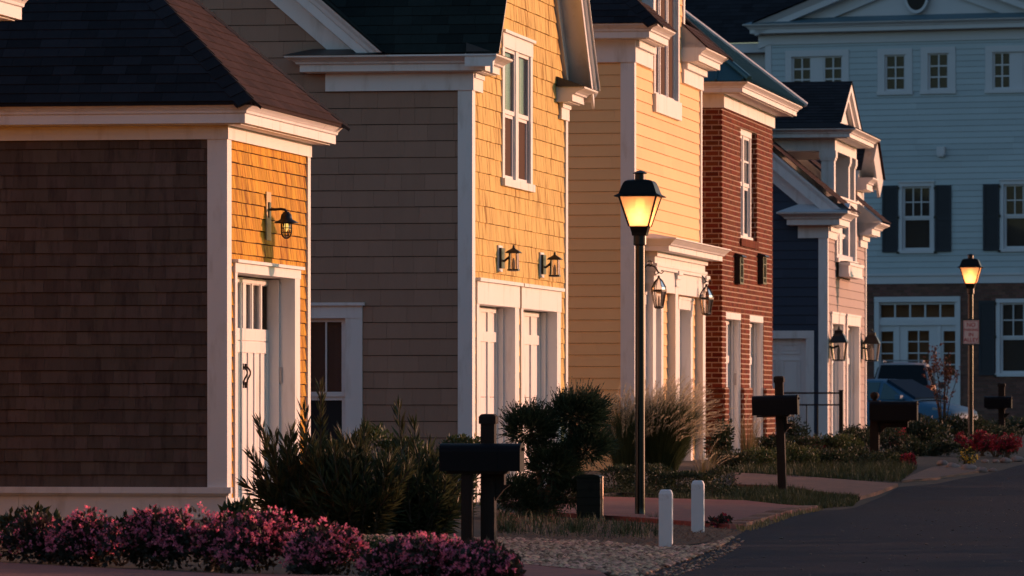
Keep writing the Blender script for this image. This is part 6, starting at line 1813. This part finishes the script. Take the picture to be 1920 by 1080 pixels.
# brick drives
def pavers(name, c1, c2, mo):
    m, nt, p = nodes_of(name); p.inputs['Roughness'].default_value = .85
    tc = nt.nodes.new('ShaderNodeTexCoord'); mp = nt.nodes.new('ShaderNodeMapping'); mp.inputs['Rotation'].default_value = (0,0,TH)
    br = nt.nodes.new('ShaderNodeTexBrick'); br.inputs['Scale'].default_value = 4.6; br.inputs['Mortar Size'].default_value = .012; br.inputs['Color1'].default_value = (*c1,1); br.inputs['Color2'].default_value = (*c2,1); br.inputs['Mortar'].default_value = (*mo,1)
    nt.links.new(tc.outputs['Object'], mp.inputs['Vector']); nt.links.new(mp.outputs[0], br.inputs['Vector'])
    hs = nt.nodes.new('ShaderNodeHueSaturation'); nt.links.new(br.outputs['Color'], hs.inputs['Color']); nt.links.new(mth(nt,'MULTIPLY_ADD', nz(nt, 3.0, (1,1,1), 5), .9, .55), hs.inputs['Value'])
    nt.links.new(hs.outputs[0], p.inputs['Base Color'])
    bp = nt.nodes.new('ShaderNodeBump'); bp.inputs['Strength'].default_value = .7; bp.inputs['Distance'].default_value = .012; bp.invert = True; nt.links.new(br.outputs['Fac'], bp.inputs['Height']); nt.links.new(bp.outputs[0], p.inputs['Normal'])
    return m
pv = pavers('rose_brick_paving', (.26,.056,.046), (.19,.042,.038), (.12,.05,.042)); pv2 = pavers('sandy_brick_paving', (.22,.088,.058), (.17,.07,.046), (.12,.065,.05))
A = [(940,948),(1030,968),(1200,979),(1368,992),(1397,991),(1532,957),(1396,945),(1130,938),(1000,936)]
def raised(name, pts, dz, m):
    P = fix(gp(pts)); mb = MB(); ground_sheet(P, dz, mb)
    for i in range(len(P)):
        p, q = P[i], P[(i+1)%len(P)]; n = max(int(math.hypot(q[0]-p[0], q[1]-p[1])), 1)
        for k in range(n):
            a = (p[0]+(q[0]-p[0])*k/n, p[1]+(q[1]-p[1])*k/n); b = (p[0]+(q[0]-p[0])*(k+1)/n, p[1]+(q[1]-p[1])*(k+1)/n)
            mb.add([(a[0],a[1],zs(*a)-.02),(b[0],b[1],zs(*b)-.02),(b[0],b[1],zs(*b)+dz),(a[0],a[1],zs(*a)+dz)], [(0,1,2,3)], .5)
    return structure(mb.build(name, m))
raised('brick_driveway', A, .045, pv)
raised('brick_driveway', [(1378,892),(1480,897),(1684,913),(1612,938),(1478,918),(1378,914)], .045, pv2)
raised('brick_driveway', [(-80,1058),(150,1071),(420,1084),(700,1088),(870,1078),(972,1064),(1124,1078),(1170,1110),(-80,1110)], .03, pv)
raised('brick_driveway', [(1690,905),(1755,900),(1850,884),(1800,872),(1745,880)], .03, pavers('dull_brick_paving', (.09,.045,.035), (.07,.036,.03), (.05,.035,.03)))
# soldier edging of the drive beside the road
def edging(pts, n):
    mb = MB(); P = [G(*p) for p in pts]
    for a, b in zip(P[:-1], P[1:]):
        d = (b-a); L = d.length; d.normalize(); s = Vector((-d.y, d.x, 0)); k = 0.0
        while k < L-.1:
            p = a+d*k; w = .095; dep = .20; z = zs(p.x, p.y)+R.uniform(.047,.056)
            q = [p, p+d*w, p+d*w+s*dep, p+s*dep]
            mb.add([(v.x,v.y,z) for v in q]+[(v.x,v.y,z-.1) for v in q], [(0,1,2,3),(1,0,4,5),(2,1,5,6),(3,2,6,7),(0,3,7,4)], None); k += .105
    return structure(mb.build('driveway_edging', mat('edging_brick', (.27,.12,.08), .85, rnd=.3)))
edging([(1399,990.5),(1534,956.5)], 1)
# timber border at the foot of the low hedge
def timber(pts, h, w):
    t = thing('bed_border', 'dark timber border in front of the low hedge', 'edging', G(*pts[0])); o = t.location.copy(); mb = MB()
    P = [G(*p)-o for p in pts]
    for a, b in zip(P[:-1], P[1:]):
        d = (b-a).normalized(); s = Vector((-d.y, d.x, 0))*w
        mb.add([a+Vector((0,0,-.05)), b+Vector((0,0,-.05)), b+s+Vector((0,0,-.05)), a+s+Vector((0,0,-.05)), a+Vector((0,0,h)), b+Vector((0,0,h)), b+s+Vector((0,0,h)), a+s+Vector((0,0,h))], [(3,2,1,0),(4,5,6,7),(0,1,5,4),(1,2,6,5),(2,3,7,6),(3,0,4,7)], .5)
    mb.build('timber', M['black_wood'], t)
timber([(1128,937),(1165,934.5),(1220,937),(1345,938.5)], .07, .1)
# gravel bed
GR = fix(gp([(680,1008),(928,1013),(1120,1019),(1225,1030),(1262,1030),(1320,1026),(1375,1011),(1345,1030),(1292,1051),(1185,1088),(1122,1077),(970,1063),(840,1050),(680,1040)]))
mb = MB(); ground_sheet(GR, .008, mb); structure(mb.build('gravel_base', mat('gravel_base', (.16,.125,.10), .95, noise=.5, nscale=45, bump=1.0, bscale=60)))
def inside(p, poly):
    c = False
    for i in range(len(poly)):
        a, b = poly[i], poly[i-1]
        if (a[1] > p[1]) != (b[1] > p[1]) and p[0] < (b[0]-a[0])*(p[1]-a[1])/(b[1]-a[1])+a[0]: c = not c
    return c
def scatter(poly, n, rr):
    xs = [p[0] for p in poly]; ys = [p[1] for p in poly]; k = 0
    while k < n:
        p = (rr.uniform(min(xs), max(xs)), rr.uniform(min(ys), max(ys)))
        if inside(p, poly): k += 1; yield p
rr = random.Random(77); mb = MB()
def stone(mb, x, y, z, s, rr):
    vs = []
    for i, (a, b) in enumerate([(0,1)]+[(1,.35)]*5+[(1,-.3)]*5+[(0,-1)]):
        th = (i-1)*2*math.pi/5+(.6 if 5 < i < 11 else 0)
        r = a*s*rr.uniform(.75,1.2)
        vs.append((x+r*math.cos(th)*.62*1.25, y+r*math.sin(th)*.62, z+b*s*.42*rr.uniform(.8,1.2)))
    fs = [(0,1+k,1+(k+1)%5) for k in range(5)]+[(11,6+(k+1)%5,6+k) for k in range(5)]
    for k in range(5): fs += [(1+k, 6+k, 1+(k+1)%5), (1+(k+1)%5, 6+k, 6+(k+1)%5)]
    mb.add(vs, fs, rr.random())
for p in scatter(GR, 8500, rr):
    s = rr.uniform(.018,.046); stone(mb, p[0], p[1], zs(*p)+.008+s*.2, s, rr)
for p in scatter(fix(gp([(1180,1088),(1300,1055),(1385,1012),(1400,1016),(1330,1062),(1230,1095)])), 260, rr):
    s = rr.uniform(.008,.02); stone(mb, p[0], p[1], zs(*p)+.006+s*.2, s, rr)
tag(mb.build('gravel', mat('gravel_stone', (.45,.26,.175), .9, spec=.15, rnd=.72, hue=.02, noise=.15, nscale=60)), 'loose pinkish gravel beside the road and the white posts', None, kind='stuff')
rd = [(PL(y)+rr.uniform(5.2,11), y) for y in [rr.uniform(36,80) for _ in range(900)]]
mb2 = MB()
for p in rd:
    s = rr.uniform(.006,.016)*(1.6 if rr.random() < .06 else 1); stone(mb2, p[0], p[1], zs(*p)+.004+s*.2, s, rr)
tag(mb2.build('road_grit', mat('road_grit_stone', (.13,.11,.10), .9, rnd=.6)), 'loose grit scattered on the dark road', None, kind='stuff')
# mulch with straw and chips
MU = fix(gp([(930,958),(1010,972),(1110,977),(1360,994),(1392,1000),(1372,1010),(1260,1028),(1120,1017),(928,1012)]))
mb = MB(); ground_sheet(MU, .006, mb); structure(mb.build('mulch_bed', mat('pine_mulch', (.12,.055,.028), .95, noise=.5, nscale=30, bump=1.0, bscale=50)))
mb = MB()
for p in scatter(MU, 5200, rr):
    a = rr.uniform(0, math.pi); L = rr.uniform(.02,.075); w = rr.uniform(.003,.010); d = Vector((math.cos(a), math.sin(a), rr.uniform(-.1,.45))).normalized(); s = Vector((-d.y, d.x, 0)).normalized()*w
    o = Vector((p[0], p[1], zs(*p)+.012)); mb.add([o-s, o+s, o+s+d*L, o-s+d*L], [(0,1,2,3)], rr.random())
tag(mb.build('mulch_chips', mat('mulch_chip', (.19,.080,.038), .9, rnd=.55)), 'brown straw mulch round the lamp post', None, kind='stuff')
# grass
def turf(name, poly, n, hmin, hmax, m, label, seed):
    rr = random.Random(seed); mb = MB()
    for p in scatter(poly, n, rr):
        h = rr.uniform(hmin, hmax)*(.6+.8*abs(math.sin(p[0]*2.1+p[1]*1.3))); a = rr.uniform(0, 6.28); s = Vector((math.cos(a), math.sin(a), 0))*.0045; l = Vector((rr.uniform(-.5,.5), rr.uniform(-.5,.5), 0))*h
        o = Vector((p[0], p[1], zs(*p)+.004))
        mb.add([o-s, o+s, o+s*.7+l*.35+Vector((0,0,h*.6)), o-s*.7+l*.35+Vector((0,0,h*.6)), o+l+Vector((0,0,h))], [(0,1,2,3),(3,2,4)], rr.random())
    tag(mb.build(name, m), label, None, kind='stuff')
GS = fix(gp([(1130,922),(1320,917),(1470,918),(1612,938),(1600,950),(1534,955),(1396,944),(1130,937)]))
turf('lawn_grass', GS, 16000, .03, .085, M['blade'], 'short grass strip between the two brick driveways', 51)
turf('bed_grass', fix(gp([(930,968),(1100,978),(1260,990),(1250,1012),(1120,1012),(930,1004)])), 1300, .03, .10, M['blade'], 'sparse grass in the mulch below the juniper', 52)
turf('verge_weeds', fix(gp([(1380,990),(1534,954),(1545,957),(1420,994),(1384,1000)])), 1100, .015, .05, M['straw'], 'dry weeds along the road edge', 53)
turf('bank_growth', fix(gp([(1480,900),(1690,905),(1720,880),(1660,868),(1380,880),(1380,890)])), 9000, .04, .13, M['blade'], 'tangled green growth on the planted bank', 54)
# stray tufts
for i, (px, py, n, h, lab) in enumerate([(950,1000,120,.22,'arching green tuft at the foot of the mailbox'), (1080,1000,110,.20,'spreading green tuft below the juniper'), (1165,1005,110,.18,'green tuft at the gravel edge below the lamp post'), (1228,978,60,.16,'thin weed tuft between lamp post and white post'), (1045,1052,40,.10,'tiny weed growing in the gravel')]):
    grass_clump(G(px, py), lab, n, h*.5, h, .22, 400+i, M['blade'], 0, .1, .008, 'grass_tuft')
# border rocks
M['rock'] = mat('border_rock', (.22,.19,.18), .9, noise=.3, nscale=12, bump=.5, bscale=30)
nr = ['largest grey rock at the end of the dark bed', 'grey rock second in the border', 'low flat rock in the middle of the border', 'pale rock before the yellow flowers', 'small rock near the road corner', 'rock beside the red flower bush', 'small round rock under the red flowers', 'rock at the far end of the border', 'last pale rock by the alley bend']
for i, (px, py, wpx) in enumerate([(1768,873,22), (1785,880,26), (1815,884,30), (1840,886,22), (1862,885,16), (1848,868,14), (1868,868,14), (1885,868,22), (1906,866,24)]):
    p = G(px, py); s = wpx/F_PX*p.y/2; rr = random.Random(500+i)
    vs, fs = [], []; nu, nv = 12, 7
    for j in range(nv+1):
        for k in range(nu):
            ph = math.pi*j/nv; th = 2*math.pi*k/nu; q = 1+.16*math.sin(3*th+i)+.12*math.sin(2*ph*2+th*2+i*2)+rr.uniform(-.05,.05)
            vs.append((s*q*math.sin(ph)*math.cos(th), s*.7*q*math.sin(ph)*math.sin(th), s*.34+s*.55*q*math.cos(ph)))
    for j in range(nv):
        for k in range(nu): fs.append((j*nu+k, (j+1)*nu+k, (j+1)*nu+(k+1)%nu, j*nu+(k+1)%nu))
    mb = MB(); mb.add(vs, fs, .5); o = mb.build('border_rock', M['rock'], None, smooth=True); o.location = p
    tag(o, nr[i], 'rock', 'rocks edging the far bed')

# unseen ridge added behind the camera to block the low horizon's glow
mb = MB(); rr = random.Random(91); vs = []; n = 72
for i in range(n+1):
    a = math.radians(100+230*i/n); r = 520
    h = 38+9*math.sin(i*.9)+6*math.sin(i*2.3+1)+rr.uniform(-2,2)
    for (dr, z) in ((0,-2),(40,h*.7),(90,h),(200,h*.8),(300,-2)): vs.append(((r+dr)*math.cos(a), (r+dr)*math.sin(a)+40, z))
fs = [(i*5+k, i*5+k+1, (i+1)*5+k+1, (i+1)*5+k) for i in range(n) for k in range(4)]
mb.add(vs, fs, .5); structure(mb.build('glow_block_ridge', mat('horizon_glow_block', (.05,.06,.03), .95, noise=.4, nscale=.05), smooth=True))
# ------------------------------------------------------------------ sky, sun, camera
SUN_E, SUN_A = math.radians(6.0), math.radians(29.0)     # elevation; direction in the ground plane from +X towards +Y
w = bpy.data.worlds.new('World'); scene.world = w; w.use_nodes = True
nt = w.node_tree; bg = nt.nodes['Background']
sky = nt.nodes.new('ShaderNodeTexSky'); sky.sky_type = 'NISHITA'; sky.sun_disc = False
sky.sun_elevation = SUN_E; sky.sun_rotation = math.radians(90) - SUN_A
sky.air_density = 1.0; sky.dust_density = 1.0; sky.ozone_density = 2.4
nt.links.new(sky.outputs[0], bg.inputs[0]); bg.inputs[1].default_value = .15
sd = bpy.data.lights.new('sun', 'SUN'); sd.energy = 3.3; sd.angle = math.radians(.5); sd.color = (1.0, .465, .30)
so = bpy.data.objects.new('sun', sd); COL.objects.link(so)
sv = Vector((math.cos(SUN_E)*math.cos(SUN_A), math.cos(SUN_E)*math.sin(SUN_A), math.sin(SUN_E)))
so.rotation_euler = sv.to_track_quat('Z', 'Y').to_euler(); so.location = (60, 60, 40)
cd = bpy.data.cameras.new('camera'); cam = bpy.data.objects.new('camera', cd); COL.objects.link(cam)
cam.location = (0, 0, HC); cam.rotation_euler = (math.radians(90), 0, 0)
cd.sensor_width = 36; cd.lens = 36*F_PX/1920; cd.shift_y = (YH-540)/1920; cd.clip_end = 3000; cd.clip_start = .5
cd.dof.use_dof = True; cd.dof.focus_distance = 57; cd.dof.aperture_fstop = 8.0
scene.camera = cam
scene.render.engine = 'CYCLES'
scene.cycles.use_denoising = True
scene.cycles.max_bounces = 6; scene.cycles.transparent_max_bounces = 16
scene.cycles.caustics_reflective = False; scene.cycles.caustics_refractive = False
scene.view_settings.view_transform = 'Standard'; scene.view_settings.look = 'None'
scene.view_settings.exposure = 0.5; scene.view_settings.gamma = 1.0
